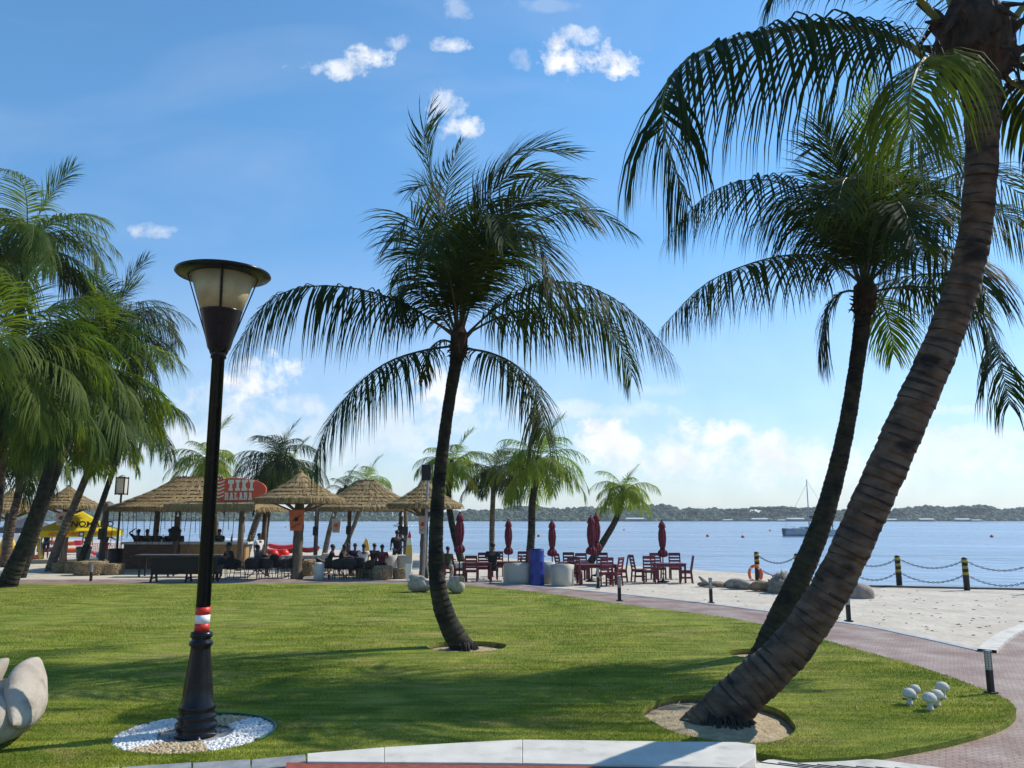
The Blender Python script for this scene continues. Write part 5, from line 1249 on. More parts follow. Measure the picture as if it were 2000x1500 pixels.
# oval sign
def sign():
    y = BP.y-3.0; k = y/F; c = W(459, 957, y); t = thing('oval_sign', 'oval orange red sign reading TIKI BALABA on the bar roof', 'sign', c, 0)
    a, b = 61*k, 23*k; ov = [(a*math.cos(2*math.pi*i/48), b*math.copysign(abs(math.sin(2*math.pi*i/48))**.85, math.sin(2*math.pi*i/48))) for i in range(48)]
    Mx = Matrix.Rotation(R(90), 4, 'X'); mb = MB(); mb.prism(ov, -.05, .05, M=Mx); mb.build('board', M['sign_red'], t, bevel=.01)
    mb = MB()
    for sgn in (-.35, .6): mb = MB(); mb.tube([(a*sgn, .1, -b*.8), (a*sgn, .1, -b*2.2)], .05, 8); mb.build('support', M['dark_wood'], t)
    fl = -.055
    block_text('TIKI', 53*k, 21*k, (12.5*k, fl, 9*k), M['sign_cream'], t, 4.6*k)
    block_text("BALABA", 55*k, 14*k, (8.5*k, fl, -12*k), M['sign_cream'], t, 2.3*k)
    mb = MB(); o = Vector((-30*k, fl-.02, 2*k))
    # chevron mask pattern at the left end: plain stacked chevrons
    for j in range(5):
        zz_ = (13-j*7)*k; w_ = 10*k
        mb.add([o+Vector((-w_, 0, zz_+4*k)), o+Vector((0, 0, zz_)), o+Vector((w_, 0, zz_+4*k)), o+Vector((w_, 0, zz_+1.5*k)), o+Vector((0, 0, zz_-2.8*k)), o+Vector((-w_, 0, zz_+1.5*k))], [(0, 5, 4, 1), (1, 4, 3, 2)])
    q = mb.build('chevron_emblem', M['sign_cream'], t); m_ = q.modifiers.new('t', 'SOLIDIFY'); m_.thickness = .02
sign()
def post_sign(label, px, y0, y1, wt, wb, Y, m, txt, tm, group='trapezoid signs on the posts', sz=6):
    c = W(px, (y0+y1)/2, Y); k = Y/F; h = (y1-y0)*k/2; t = thing('hanging_sign', label, 'sign', c, 0, group)
    Mx = Matrix.Rotation(R(90), 4, 'X'); mb = MB(); mb.prism([(-wt*k/2, h), (-wb*k/2, -h), (wb*k/2, -h), (wt*k/2, h)], -.04, .04, M=Mx); mb.build('board', m, t, bevel=.01)
    mb = MB(); mb.bar((-wb*k*.36, -.055, -h*.1), (wb*k*.36, -.055, h*.45), .05, .02); mb.bar((-wb*k*.36, -.055, -h*.72), (wb*k*.36, -.055, -h*.3), .05, .02); mb.build('stripe', tm, t)
    mb = MB(); mb.lathe([(0, 0), (4*k, 0), (4*k, .02), (0, .02)], 14); 
    q = mb.build('emblem', tm, t); q.rotation_euler = (R(90), 0, 0); q.location = (0, -.045, h*.08)
post_sign('orange tapered sign on the post of the umbrella by the oval sign', 579, 996, 1036, 30, 22, U1[1].y-.42, M['sign_orange'], '', M['dark_wood'])
post_sign('pale tapered sign under the wide shelter', 657, 1014, 1040, 18, 14, 36.5, M['sign_board'], '', M['sign_orange'])
post_sign('pale tapered sign with red mark on the post left of the centre palm', 826, 1008, 1042, 18, 14, U2[1].y-.4, M['sign_board'], '', M['red_band'])
post_sign('plain brown tapered sign on the umbrella post above the tent', 120, 1000, 1025, 22, 16, U3[1].y-.4, M['sign_board'], '', M['post_wood'])
# floodlight pole
Y = YS(1131)-0.6; p = G(826, 1133, ZS); t = thing('floodlight_pole', 'thin pale pole with a square floodlight left of the centre palm', 'light pole', p); k = p.y/F
top = W(838, 908, p.y)-p
mb = MB(); mb.tube([(0, 0, 0), (top.x*.9, 0, top.z-.1)], .05, 8); mb.build('pole', M['metal'], t)
mb = MB(); mb.box((top.x-.10, -.05, top.z-.3), (.36, .18, .62)); mb.build('floodlight', M['rattan'], t, bevel=.02)
mb = MB(); mb.box((top.x+.22, -.05, top.z-.28), (.10, .14, .56)); mb.build('floodlight', M['white_paint'], t, bevel=.02)

# ------------------------------------------------------------------ furniture
def wood_chair():
    t = thing('wooden_chair', 'x', 'chair'); m = M['red_wood']   # faces +X
    mb = MB(); mb.box((0, 0, .45), (.46, .46, .05))
    mb.build('seat', m, t, bevel=.008)
    mb = MB()
    for i in range(4): mb.box((-.235-.02*i, 0, .58+i*.12), (.03, .40, .075), Matrix.Rotation(-.16, 3, 'Y'))
    mb.box((-.315, 0, .985), (.035, .46, .07)); mb.build('backrest', m, t, bevel=.005)
    for sx in (-1, 1):
        for sy in (-1, 1):
            mb = MB()
            if sx < 0: mb.bar((-.26, sy*.215, 0), (-.215, sy*.215, .45), .05, .05); mb.bar((-.215, sy*.215, .44), (-.315, sy*.215, 1.0), .045, .05)
            else: mb.bar((.20, sy*.205, 0), (.20, sy*.205, .43), .05, .05)
            mb.build('leg', m, t)
    mb = MB()
    for sy in (-1, 1): mb.box((-.02, sy*.21, .20), (.42, .025, .04)); mb.box((-.01, sy*.21, .395), (.40, .03, .06))
    mb.box((.2, 0, .395), (.03, .38, .06)); mb.build('stretcher', m, t)
    return Rep(t)
wc = wood_chair()
def wood_table(L=1.5, Wd=.9):
    t = thing('wooden_table', 'x', 'table'); m = M['red_wood']
    mb = MB()
    for i in range(6): mb.box((0, -Wd/2+Wd/12+i*Wd/6, .73), (L, Wd/6-.012, .035))
    mb.build('tabletop', m, t)
    mb = MB(); mb.box((0, Wd/2-.08, .67), (L-.16, .03, .09)); mb.box((0, -Wd/2+.08, .67), (L-.16, .03, .09)); mb.box((L/2-.08, 0, .67), (.03, Wd-.19, .09)); mb.box((-L/2+.08, 0, .67), (.03, Wd-.19, .09)); mb.build('apron', m, t)
    for sx in (-1, 1):
        for sy in (-1, 1): mb = MB(); mb.box((sx*(L/2-.07), sy*(Wd/2-.07), .355), (.085, .085, .71)); mb.build('leg', m, t, bevel=.004)
    return Rep(t)
wt = wood_table()
def umbrella():
    t = thing('closed_umbrella', 'x', 'umbrella')
    mb = MB(); mb.tube([(0, 0, .04), (0, 0, 2.48)], .025, 8); mb.build('pole', M['dark_wood'], t)
    mb = MB(); mb.lathe([(0, 0), (.24, 0), (.24, .04), (.06, .08), (.035, .22), (0, .22)], 18); mb.build('base', M['black'], t, smooth=True)
    fold = lambda a, z: 1+.16*math.sin(8*a+z*1.5)
    mb = MB(); mb.lathe([(.03, 1.00), (.15, 1.03), (.20, 1.12), (.17, 1.24), (.10, 1.32), (.085, 1.36), (.12, 1.46), (.155, 1.75), (.145, 2.0), (.10, 2.22), (.09, 2.25)], 48, fold=fold); mb.build('canopy', M['umb_red'], t, smooth=True)
    mb = MB(); mb.lathe([(.13, 2.20), (.145, 2.22), (.10, 2.38), (.045, 2.46), (0, 2.48)], 32, fold=lambda a, z: 1+.12*math.sin(8*a)); mb.build('top_vent', M['umb_red'], t, smooth=True)
    mb = MB(); mb.lathe([(.105, 1.33), (.112, 1.35), (.105, 1.37)], 20); mb.build('strap', M['cloth_black'], t, smooth=True)
    mb = MB(); mb.ball((0, 0, 2.51), .035, 8); mb.build('finial', M['dark_wood'], t)
    return Rep(t)
um = umbrella()
GU = 'closed red umbrellas over the beach tables'; GC = 'red stained wooden chairs on the sand'; GT = 'red stained wooden tables on the sand'
for x, y, s, l in ((897, 1135, 1.03, 'closest to the centre palm'), (993, 1130, .92, 'between the seated person and the blue barrel'), (1079, 1135, .91, 'just right of the blue barrel'), (1156, 1136, .98, 'in the middle table, in front of another one'), (1166, 1125, 1.02, 'half hidden behind the middle one'), (1296, 1137, .91, 'rightmost, over the table nearest the water')):
    um(S_(x, y), random.uniform(0, 6), 'closed dark red umbrella '+l, GU, s)
for x, y, rz, l in ((1308, 1138, 5, 'rightmost red table under the rightmost umbrella'), (1165, 1141, 3, 'red table right of the blue barrel'), (932, 1136, 0, 'red table near the centre palm'), (1120, 1135, 8, 'red table behind the white armchair'), (985, 1134, 3, 'red table beside the seated person')):
    wt(S_(x, y), R(rz), l, GT, (.75, .8, .95) if x != 1165 else .95)
ch = [(1249, 1136, 10, 'leftmost chair of the rightmost group, facing right'), (1269, 1139, 80, 'chair with its back to us at the left of the rightmost table'), (1287, 1131, -75, 'brighter red chair behind the rightmost table'), (1320, 1131, -95, 'chair behind the right end of the rightmost table'), (1339, 1139, 172, 'rightmost chair of all, facing left in profile'),
      (1199, 1144, 150, 'chair with draped cover right of the middle table'), (1183, 1144, 95, 'chair with its back to us right of the middle table'), (1178, 1130, -90, 'chair behind the right half of the middle table'), (1139, 1132, -80, 'chair behind the middle table, left of the umbrella'), (1124, 1142, 75, 'chair with its back to us just right of the white armchair'), (1101, 1131, 20, 'chair behind the white armchair'), (1113, 1129, -85, 'farthest chair behind the white armchair'), (1212, 1137, 170, 'rearmost chair at the right of the middle group'),
      (921, 1138, 88, 'chair with its back to us right of the swan by the palm'), (897, 1133, 10, 'chair hidden partly by the swan right of the palm'), (944, 1130, -90, 'chair behind the left table, left of the seated person'), (1003, 1138, 175, 'chair in profile touching the left white sofa'), (1021, 1126, -95, 'pale backed chair behind the left white sofa'), (880, 1128, 0, 'chair just right of the centre trunk'), (972, 1126, -88, 'chair behind the seated person')]
for x, y, rz, l in ch: wc(S_(x, y), R(rz), 'dark red ladderback '+l, GC, .98)
# white curved sofas
def sofa(label, px, py, w, rz, flip=1):
    t = thing('woven_sofa', label, 'sofa', S_(px, py), R(rz), group='white woven sofas by the blue barrel')
    mb = MB(); n = 15; vs = []
    # back shell curving up from the ground with flared ends
    H = [0, .2, .4, .6, .78]
    for j, z in enumerate(H):
        for i in range(n):
            u = -1+2*i/(n-1); fl = 1+.10*(z/.78)**2-.06*math.sin(z/.78*math.pi); x = u*w/2*fl; y = -.36+.42*abs(u)**4*1.0-.05*math.sin(z*4)
            vs.append((x, y, z*(1-.06*abs(u)**3)))
    mb.add(vs, [(j*n+i, j*n+i+1, (j+1)*n+i+1, (j+1)*n+i) for j in range(len(H)-1) for i in range(n-1)])
    o = mb.build('back_shell', M['white_rattan'], t, smooth=True); m_ = o.modifiers.new('t', 'SOLIDIFY'); m_.thickness = .07; m_.offset = 0
    for s_ in (-1, 1):
        mb = MB(); mb.box((s_*w/2*.97, .2, .30), (.10, .75, .60), taper=.92); mb.build('arm', M['white_rattan'], t, bevel=.03)
    mb = MB(); mb.box((0, .18, .2), (w*.9, .72, .4)); mb.build('seat', M['white_rattan'], t, bevel=.03)
    mb = MB(); mb.box((0, .2, .45), (w*.86, .68, .10)); mb.build('cushion', M['white_paint'], t, bevel=.04)
sofa('pale woven sofa with its back to us left of the blue barrel', 1014, 1141, .98, 6)
sofa('pale woven armchair with its back to us right of the blue barrel', 1099, 1144, .72, -4)
sofa('pale woven low seat between the blue barrel and the armchair', 1068, 1139, .55, 10)
# blue barrel
p = G(1049, 1143, ZS); t = thing('blue_barrel', 'tall blue barrel bin with dark lid on the path edge', 'barrel', p)
mb = MB(); k = p.y/F; r_ = 14*k; Hh = 66*k; mb.lathe([(r_*.94, 0), (r_, .03), (r_*.98, .05), (r_*.98, Hh*.30), (r_*1.03, Hh*.32), (r_*.98, Hh*.34), (r_*.98, Hh*.64), (r_*1.03, Hh*.66), (r_*.98, Hh*.68), (r_*.98, Hh*.97), (r_*1.0, Hh), (r_*.9, Hh*1.005)], 32); mb.build('body', M['blue_plastic'], t, smooth=True)
mb = MB(); mb.lathe([(r_*.9, Hh*1.004), (r_*.88, Hh*1.03), (0, Hh*1.035)], 32); mb.build('lid', M['cloth_navy'], t, smooth=True)
mb = MB(); mb.box((r_*1.05, 0, Hh*.82), (.06, .08, .05)); mb.build('handle', M['white_paint'], t)
# rattan bistro chairs
def rattan_chair():
    t = thing('rattan_chair', 'x', 'chair'); m = M['rattan']   # faces +X
    mb = MB(); n = 11; vs = []
    for j, z in enumerate((.42, .55, .70, .82)):
        for i in range(n):
            a = R(180)-R(105)+R(210)*i/(n-1); a = math.pi+(-1+2*i/(n-1))*R(95); rr = .27+.03*(z-.42)/.4; dip = (abs(-1+2*i/(n-1))**2)*.16*(z-.42)/.4
            vs.append((rr*math.cos(a), rr*math.sin(a), z-dip))
    mb.add(vs, [(j*n+i, j*n+i+1, (j+1)*n+i+1, (j+1)*n+i) for j in range(3) for i in range(n-1)])
    o = mb.build('backrest', m, t, smooth=True); q = o.modifiers.new('t', 'SOLIDIFY'); q.thickness = .02
    mb = MB(); mb.lathe([(0, .40), (.26, .41), (.27, .44), (.25, .455), (0, .45)], 20); mb.build('seat', m, t, smooth=True)
    for sx in (-1, 1):
        for sy in (-1, 1): mb = MB(); mb.tube([(sx*.18, sy*.19, .42), (sx*.24, sy*.23, 0)], .014, 6); mb.build('leg', M['black'], t)
    mb = MB(); mb.tube([(-.2, -.2, .2), (.2, -.2, .2)], .009, 5); mb.tube([(-.2, .2, .2), (.2, .2, .2)], .009, 5); mb.tube([(-.27, -.1, .8), (0, -.29, .64), (.22, -.24, .60), (.23, -.22, .42)], .015, 6); mb.tube([(-.27, .1, .8), (0, .29, .64), (.22, .24, .60), (.23, .22, .42)], .015, 6); mb.build('arm_frame', M['black'], t)
    return Rep(t)
rc = rattan_chair(); GR = 'black rattan chairs at the bar terrace'
for x, y, rz, l in ((463, 1129, 40, 'just left of the seated dark figure with a raised knee'), (492, 1132, 95, 'backed towards us right of the seated person'), (517, 1131, 85, 'in the middle of the black chairs by the red floats'), (540, 1129, 160, 'under the small square table, left'), (556, 1131, 175, 'tilted beside the umbrella post'), (508, 1122, -90, 'behind the black chairs, facing us'), (630, 1130, 10, 'in clear profile left under the wide shelter'), (648, 1131, 40, 'right of the one in clear profile'), (663, 1133, 90, 'backed to us before the crowd'), (680, 1133, 95, 'backed to us in front of a seated group'), (717, 1132, 175, 'in profile facing left before the straw stools'), (696, 1130, 120, 'second from the right before the straw stools'), (430, 1130, 100, 'immediately right of the lamp post'), (530, 1120, -80, 'in front of the red floats'), (672, 1124, -100, 'facing us at the shelter table')):
    rc(S_(x, y), R(rz), 'black rattan chair '+l, GR)
def bistro_table():
    t = thing('bistro_table', 'x', 'table'); mb = MB(); mb.box((0, 0, .73), (.8, .8, .035)); mb.build('tabletop', M['rattan'], t, bevel=.005)
    for s_ in (-1, 1): mb = MB(); mb.bar((-.34*s_, .0, 0), (.34*s_, 0, .72), .035); mb.build('leg', M['black'], t)
    for s_ in (-1, 1): mb = MB(); mb.bar((.34*s_, -.3, .02), (.34*s_, .3, .02), .03); mb.build('foot_bar', M['black'], t)
    return Rep(t)
bt = bistro_table()
for x, y, l in ((575, 1128, 'square black table with crossed legs at the umbrella post by the red floats'), (503, 1126, 'black table among the chairs right of the seated dark figure'), (655, 1121, 'black table under the left of the wide shelter'), (690, 1128, 'black table before the seated group'), (855, 1122, 'red brown lit table just left of the centre trunk')): bt(S_(x, y), R(8), l, 'square bistro tables')
# long bench with its back towards us
p = S_(358, 1139); k = p.y/F; t = thing('long_bench', 'long black bench with its solid back to us in front of the bar', 'bench', p, R(-2))
L = 126*k; mb = MB(); mb.box((.1, 0, .42), (L, .42, .05)); mb.build('seat', M['dark_wood'], t)
mb = MB(); mb.box((.1, -.24, .64), (L, .05, .60)); mb.build('backrest', M['dark_wood'], t, bevel=.01)
for x in (-L/2+.12, 0.2, L/2-.02):
    mb = MB(); mb.bar((x, -.30, 0), (x, -.16, .45), .06); mb.bar((x, .22, 0), (x, .10, .42), .06); mb.bar((x, -.26, .18), (x, .18, .18), .04); mb.build('leg_frame', M['dark_wood'], t)
p = S_(352, 1126); t = thing('long_table', 'long dark table with metal edge between the black bench and the bar counter', 'table', p, R(-2))
mb = MB(); mb.box((0, 0, .86), (3.6, .7, .05)); mb.build('tabletop', M['cloth_grey'], t); 
for x in (-1.6, -.4, .9, 1.6):
    for y in (-.25, .25): mb = MB(); mb.box((x, y, .42), (.06, .06, .84)); mb.build('leg', M['dark_wood'], t)
mb = MB(); mb.box((0.3, .1, .45), (2.6, .04, .7)); mb.build('modesty_panel', M['dark_wood'], t)

# straw bale seats
def bale(label, px, py, wpx, hpx, rz=0, group='round woven straw bale seats', flat_=1):
    p = S_(px, py); k = p.y/F; a = wpx*k/2; h = hpx*k; mb = MB(); n = 26; rnd = random.Random(px); prof = [(.80, 0), (.96, .12), (1.0, .35), (1.0, .62), (.93, .85), (.78, .97), (.45, 1.0), (0, 1.0)]; vs = []
    for r0, z in prof:
        for i in range(n):
            an = 2*math.pi*i/n; f = 1+.03*math.sin(an*9+z*7)+rnd.uniform(-.012, .012); vs.append((a*r0*math.cos(an)*f, min(a, .55)*r0*math.sin(an)*f*flat_, z*h*(1+.02*math.sin(an*5))))
    mb.add(vs, [(i*n+j, i*n+(j+1) % n, (i+1)*n+(j+1) % n, (i+1)*n+j) for i in range(len(prof)-1) for j in range(n)])
    for q in range(500):
        an = rnd.uniform(0, 6.28); z = rnd.uniform(.05, .98)*h; an2 = an+rnd.uniform(.1, .4); c0 = Vector((a*math.cos(an)*1.01, min(a, .55)*math.sin(an)*flat_*1.01, z)); c1 = Vector((a*math.cos(an2)*1.01, min(a, .55)*math.sin(an2)*flat_*1.01, max(.02, min(h*.95, z+rnd.uniform(-.12, .12)))))
        mid = (c0+c1)/2*1.03; mid.z = (c0.z+c1.z)/2; w_ = Vector((0, 0, .009)); mb.add([c0-w_, mid-w_, c1-w_, c1+w_, mid+w_, c0+w_], [(0, 1, 4, 5), (1, 2, 3, 4)])
    o = mb.build('straw_bale', M['bale'], loc=p); o.rotation_euler = (0, 0, rz); tag(o, label, 'straw bale', group)
bale('leftmost low straw bale on the sand at left', 120, 1118, 34, 19)
bale('straw bale between the leftmost bale and the long one', 140, 1119, 26, 19)
bale('long straw bale behind the left path light', 177, 1123, 60, 26)
bale('straw bale right of the long one, nearest the brown bin', 216, 1122, 46, 21)
bale('straw stool before the crowd, left of the surfboard', 742, 1131, 46, 25)
bale('straw stool nearest the black chairs under the wide shelter', 712, 1129, 34, 25)
bale('straw stool at the foot of the surfboard', 783, 1130, 30, 20)
bale('pale woven planter shape behind the square black table', 600, 1124, 44, 30)
# pale low wall with rope net
p = S_(598, 1116); t = thing('low_wall', 'pale low wall with rope netting behind the square black table', 'wall', p)
k = p.y/F; mb = MB(); mb.box((0, 0, .35), (98*k, .25, .7)); mb.build('wall_panel', M['gravel'], t, bevel=.02)
mb = MB()
for i in range(7): mb.bar((-48*k+i*9*k, -.14, .06), (-48*k+i*9*k+.3, -.14, .66), .02); mb.bar((-48*k+i*9*k+.3, -.142, .06), (-48*k+i*9*k, -.142, .66), .02)
mb.build('rope_net', M['stone_brown'], t)
p = S_(622, 1133); mb = MB(); 
mb.lathe([(.16, 0), (.18, .02), (.20, .62), (.17, .66), (.0, .64)], 14); o = mb.build('white_planter', M['concrete'], smooth=True, loc=p); tag(o, 'white tapered planter left of the profile rattan chair', 'planter')

# white block counter in the crowd
for x, y, w_, l in ((760, 1122, .75, 'white round tub seat left of the standing person'), (790, 1121, .85, 'white tub seat beside the surfboard'), (640, 1116, .6, 'white tub seat under the left of the wide shelter')):
    p = S_(x, y); mb = MB(); mb.lathe([(w_*.42, 0), (w_*.36, .2), (w_*.40, .55), (w_*.46, .78), (w_*.42, .80), (w_*.34, .5), (0, .45)], 20); o = mb.build('tub_seat', M['white_rattan'], smooth=True, loc=p); tag(o, l, 'seat', 'white tub seats')
# surfboards
def surfboard(label, px, y0, y1, wpx, Y, bands, tilt=0):
    k = Y/F; p = W(px, y1, Y); p.z = ZS; L = (y1-y0)*k; w_ = wpx*k/2; t = thing('surfboard', label, 'surfboard', p, R(tilt))
    def outline(u): return w_*math.sin(math.pi*min(1, (1-u)*.80+.13*(1-u)+.0))**.65 if u < 1 else 0
    for j, (u0, u1, m) in enumerate(bands):
        mb = MB(); us = [u0+(u1-u0)*i/8 for i in range(9)]; poly = [(-max(.005, outline(u)), u*L) for u in us]+[(max(.005, outline(u)), u*L) for u in us[::-1]]
        mb.prism(poly, -.035, .035, M=Matrix.Rotation(R(84), 4, 'X')); mb.build('board_panel', M[m] if isinstance(m, str) else m, t)
surfboard('tall upright surfboard, yellow and cream with red nose, left of the centre palm', 797, 1036, 1131, 13, YS(1131), [(0, .35, 'sign_cream'), (.35, .5, 'sign_board'), (.5, .72, 'board_yellow'), (.72, .86, 'sign_cream'), (.86, 1, 'red_plastic')])
surfboard('small upright yellow surfboard behind the crowd', 713, 1040, 1100, 15, 38, [(0, .3, 'green'), (.3, .98, 'board_yellow')])
# red floats
for x, y, r_, l in ((533, 1092, 11, 'left round red float of the pair'), (553, 1091, 11, 'right round red float of the pair')):
    p = S_(x, y+3); k = p.y/F; mb = MB(); mb.ball((0, 0, r_*k), (r_*k, r_*k*.9, r_*k*.95), 18); o = mb.build('red_float', M['red_plastic'], smooth=True, loc=p); tag(o, l+' behind the rattan chairs', 'float', 'round red floats')
def kayak(label, px, py, Lpx, m, rz=5, z=0, hs=1):
    p = S_(px, py)+Vector((0, 0, z)); k = p.y/F; L = Lpx*k; t = thing('kayak', label, 'kayak', p, R(rz)); mb = MB(); n = 10; S = 15; vs = []
    for i in range(S):
        u = -1+2*i/(S-1); w_ = max(.02, .38*(1-abs(u)**2.2)); top = .30*hs+.14*u*u; vs += [(u*L/2, w_*math.cos(2*math.pi*j/n), (.17*hs+top*.3)+(.16*hs)*math.sin(2*math.pi*j/n)*(1 if abs(u) < .95 else .3)+.1*u*u) for j in range(n)]
    mb.add(vs, [(i*n+j, i*n+(j+1) % n, (i+1)*n+(j+1) % n, (i+1)*n+j) for i in range(S-1) for j in range(n)]+[tuple(range(n-1, -1, -1)), tuple((S-1)*n+j for j in range(n))]); mb.build('hull', M[m], t, smooth=True)
    mb = MB(); mb.ball((0, 0, .33*hs), (L*.16, .24, .05), 12); mb.build('seat_well', M['black'], t, smooth=True)
kayak('red kayak behind the two round red floats', 545, 1086, 70, 'red_plastic', 4)
kayak('red kayak stacked higher behind the floats', 552, 1080, 60, 'red_plastic', -3, .12)
kayak('red and orange kayak with upturned end right of the umbrella post', 602, 1086, 42, 'red_plastic', 20, .1)
kayak('orange kayak lying under the yellow tent', 140, 1083, 70, 'orange', 3)
kayak('orange kayak behind another one under the yellow tent', 128, 1074, 74, 'orange', -4, .2)
kayak('red kayak on the sand right of the tent, before the netting', 190, 1086, 28, 'red_plastic', 5, 0, .6)
kayak('dark red kayak leaning at the big left palm trunk', 85, 1082, 48, 'umb_red', 10)
# small boat moored behind the bar
kayak('small white moored boat behind the right end of the bar', 452, 1062, 70, 'white_paint', 3, -.2, 1.6)
# orange barrier netting
mb = MB(); a, b = S_(162, 1088), S_(236, 1090); n = 22
for i in range(n+1):
    q = a.lerp(b, i/n); mb.bar(q, q+Vector((0, 0, .85)), .022)
for j in range(9): mb.bar(a+Vector((0, 0, .04+j*.1)), b+Vector((0, 0, .04+j*.1)), .05, .016)
o = mb.build('barrier_netting', M['netting']); tag(o, 'orange barrier netting fence behind the people right of the tent', 'netting')

# bin, tubs
p = S_(226, 1107); t = thing('litter_bin', 'dark brown litter bin beside the left bar post', 'bin', p); mb = MB(); mb.lathe([(.36, 0), (.37, .05), (.40, .75), (.40, .78)], 20); mb.build('body', M['bin_brown'], t, smooth=True)
mb = MB(); mb.lathe([(.43, .78), (.43, .84), (.3, .88), (0, .9)], 20); mb.build('lid', M['bin_brown'], t, smooth=True); mb = MB(); mb.lathe([(0.02, .9), (.05, .93), (0, .98)], 8); mb.build('knob', M['black'], t)
p = S_(162, 1093); t = thing('blue_tub', 'grey blue tub at the foot of the tent', 'tub', p); mb = MB(); mb.lathe([(.3, 0), (.34, .04), (.40, .7), (.43, .72), (.40, .74), (.36, .1), (0, .08)], 20); mb.build('body', mat('grey_blue_plastic', (.14, .22, .32)), t, smooth=True)
mb = MB(); mb.lathe([(.415, .60), (.42, .62), (.42, .66), (.415, .68)], 20); mb.build('rim_band', M['cloth_grey'], t, smooth=True)
p = S_(203, 1091); t = thing('blue_bundle', 'bright blue plastic bundle lying before the walking person', 'bundle', p); mb = MB(); mb.ball((0, 0, .2), (.5, .3, .22), 14, wob=.08); mb.ball((-.1, 0, .34), (.28, .2, .2), 12, wob=.08); mb.build('sheet', M['blue_light'], t, smooth=True); mb = MB(); mb.tube([(-.2, 0, .45), (-.25, 0, .62)], [.06, .02], 6); mb.build('knot', M['blue_light'], t)
p = S_(151, 1082)+Vector((0, 0, .55)); mb = MB(); mb.lathe([(.2, 0), (.25, .3), (.27, .32), (.25, .33), (0, .28)], 14); o = mb.build('pink_bucket', M['pink'], smooth=True, loc=p); tag(o, 'pink bucket on the orange kayak under the tent', 'bucket')
# yellow play slide at the left edge
for px, l in ((12, 'yellow plastic play arch at the left edge'), (66, 'yellow plastic play arch partly hidden by the big palm trunk')):
    p = S_(px, 1092); k = p.y/F; t = thing('play_arch', l, 'play equipment', p, 0, 'yellow play arches'); mb = MB(); P = cr([(-14*k, 0, 0), (-11*k, 0, .6), (-4*k, 0, 1.15), (4*k, 0, 1.15), (11*k, 0, .6), (14*k, 0, 0)], 5); mb.tube(P, .17, 10); mb.build('arch', M['yellow_plastic'], t, smooth=True)
    mb = MB(); mb.box((0, 0, .12), (20*k, .4, .24)); mb.build('base', M['orange'], t, bevel=.05)
p = S_(26, 1080); t = thing('notice_board', 'white leaning notice board behind the yellow play arch', 'board', p, R(10)); mb = MB(); mb.box((0, 0, .95), (.62, .04, 1.3), Matrix.Rotation(.2, 3, 'X')); mb.build('panel', M['white_paint'], t)
for s_ in (-1, 1): mb = MB(); mb.bar((s_*.33, -.18, 0), (s_*.33, .12, 1.65), .05); mb.build('leg', M['black'], t)

# ------------------------------------------------------------------ tents
def tent(label, px, py, half, ytop, yeave, m, txt=None, rz=0, yv=None):
    p = S_(px, py); k = p.y/F; t = thing('canopy_tent', label, 'tent', p, R(rz)); a = half*k; z1 = CH+(HZ-yeave)*k-ZS; z2 = CH+(HZ-ytop)*k-ZS; dz = .32
    mb = MB(); vs = [(-a, -a, z1), (a, -a, z1), (a, a, z1), (-a, a, z1), (0, 0, z2)]; U = 8; vs = []; fs = []
    for s_ in range(4):
        A = Vector(((-a, -a, z1), (a, -a, z1), (a, a, z1), (-a, a, z1))[s_]); B = Vector(((a, -a, z1), (a, a, z1), (-a, a, z1), (-a, -a, z1))[s_]); T = Vector((0, 0, z2)); o = len(vs)
        for i in range(U+1):
            for j in range(U+1):
                u = i/U; q = A.lerp(B, j/U); r_ = q.lerp(T, u); r_.z = z1+(z2-z1)*(u**1.35) - .10*math.sin(math.pi*j/U)*(1-u)*.6; vs.append(r_)
        fs += [(o+i*(U+1)+j, o+i*(U+1)+j+1, o+(i+1)*(U+1)+j+1, o+(i+1)*(U+1)+j) for i in range(U) for j in range(U)]
    mb.add(vs, fs); mb.build('roof', m, t, smooth=True)
    for s_ in range(4):
        c = Matrix.Rotation(s_*math.pi/2, 3, 'Z'); mb = MB(); vs = []
        for j in range(13):
            u = -1+j/6; q = c @ Vector((u*a, -a, z1+.01)); q2 = c @ Vector((u*a, -a-.01-.02*(j % 2), z1-dz)); vs += [q, q2]
        mb.add(vs, [(2*j, 2*j+1, 2*j+3, 2*j+2) for j in range(12)]); mb.build('valance', m, t)
    for x, y in ((-1, -1), (1, -1), (1, 1), (-1, 1)): mb = MB(); mb.box((x*a*.97, y*a*.97, z1/2), (.05, .05, z1)); mb.build('leg', M['white_paint'], t)
    return t, a, z1, z2
tt, a_, z1_, z2_ = tent('yellow canopy tent with black lettering behind the left palms', 148, 1096, 74, 996, 1035, M['yellow'], rz=22)
text_mesh('NOMADD', .46, (a_*.38, -a_*.70, z1_+.34), M['black'], tt, .008, .012, 1.0, rz=0).rotation_euler = (R(60), 0, 0)
text_mesh('ADVENTURES', .24, (-a_*.2, -a_-.045, z1_-.17), M['orange'], tt, .004, .006)
text_mesh('ADVENTURES', .24, (a_*.62, -a_-.045, z1_-.17), M['orange'], tt, .004, .006, .8)
mb = MB(); mb.box((a_*.18, -a_-.045, z1_-.17), (.26, .015, .26)); mb.build('valance_badge', M['cloth_navy'], tt); mb = MB(); mb.box((a_*.18, -a_-.056, z1_-.17), (.16, .012, .14)); mb.build('valance_badge', M['white_paint'], tt)
tent('dark grey canopy tent left of the yellow one, mostly hidden', 52, 1085, 40, 1006, 1030, M['cloth_grey'])

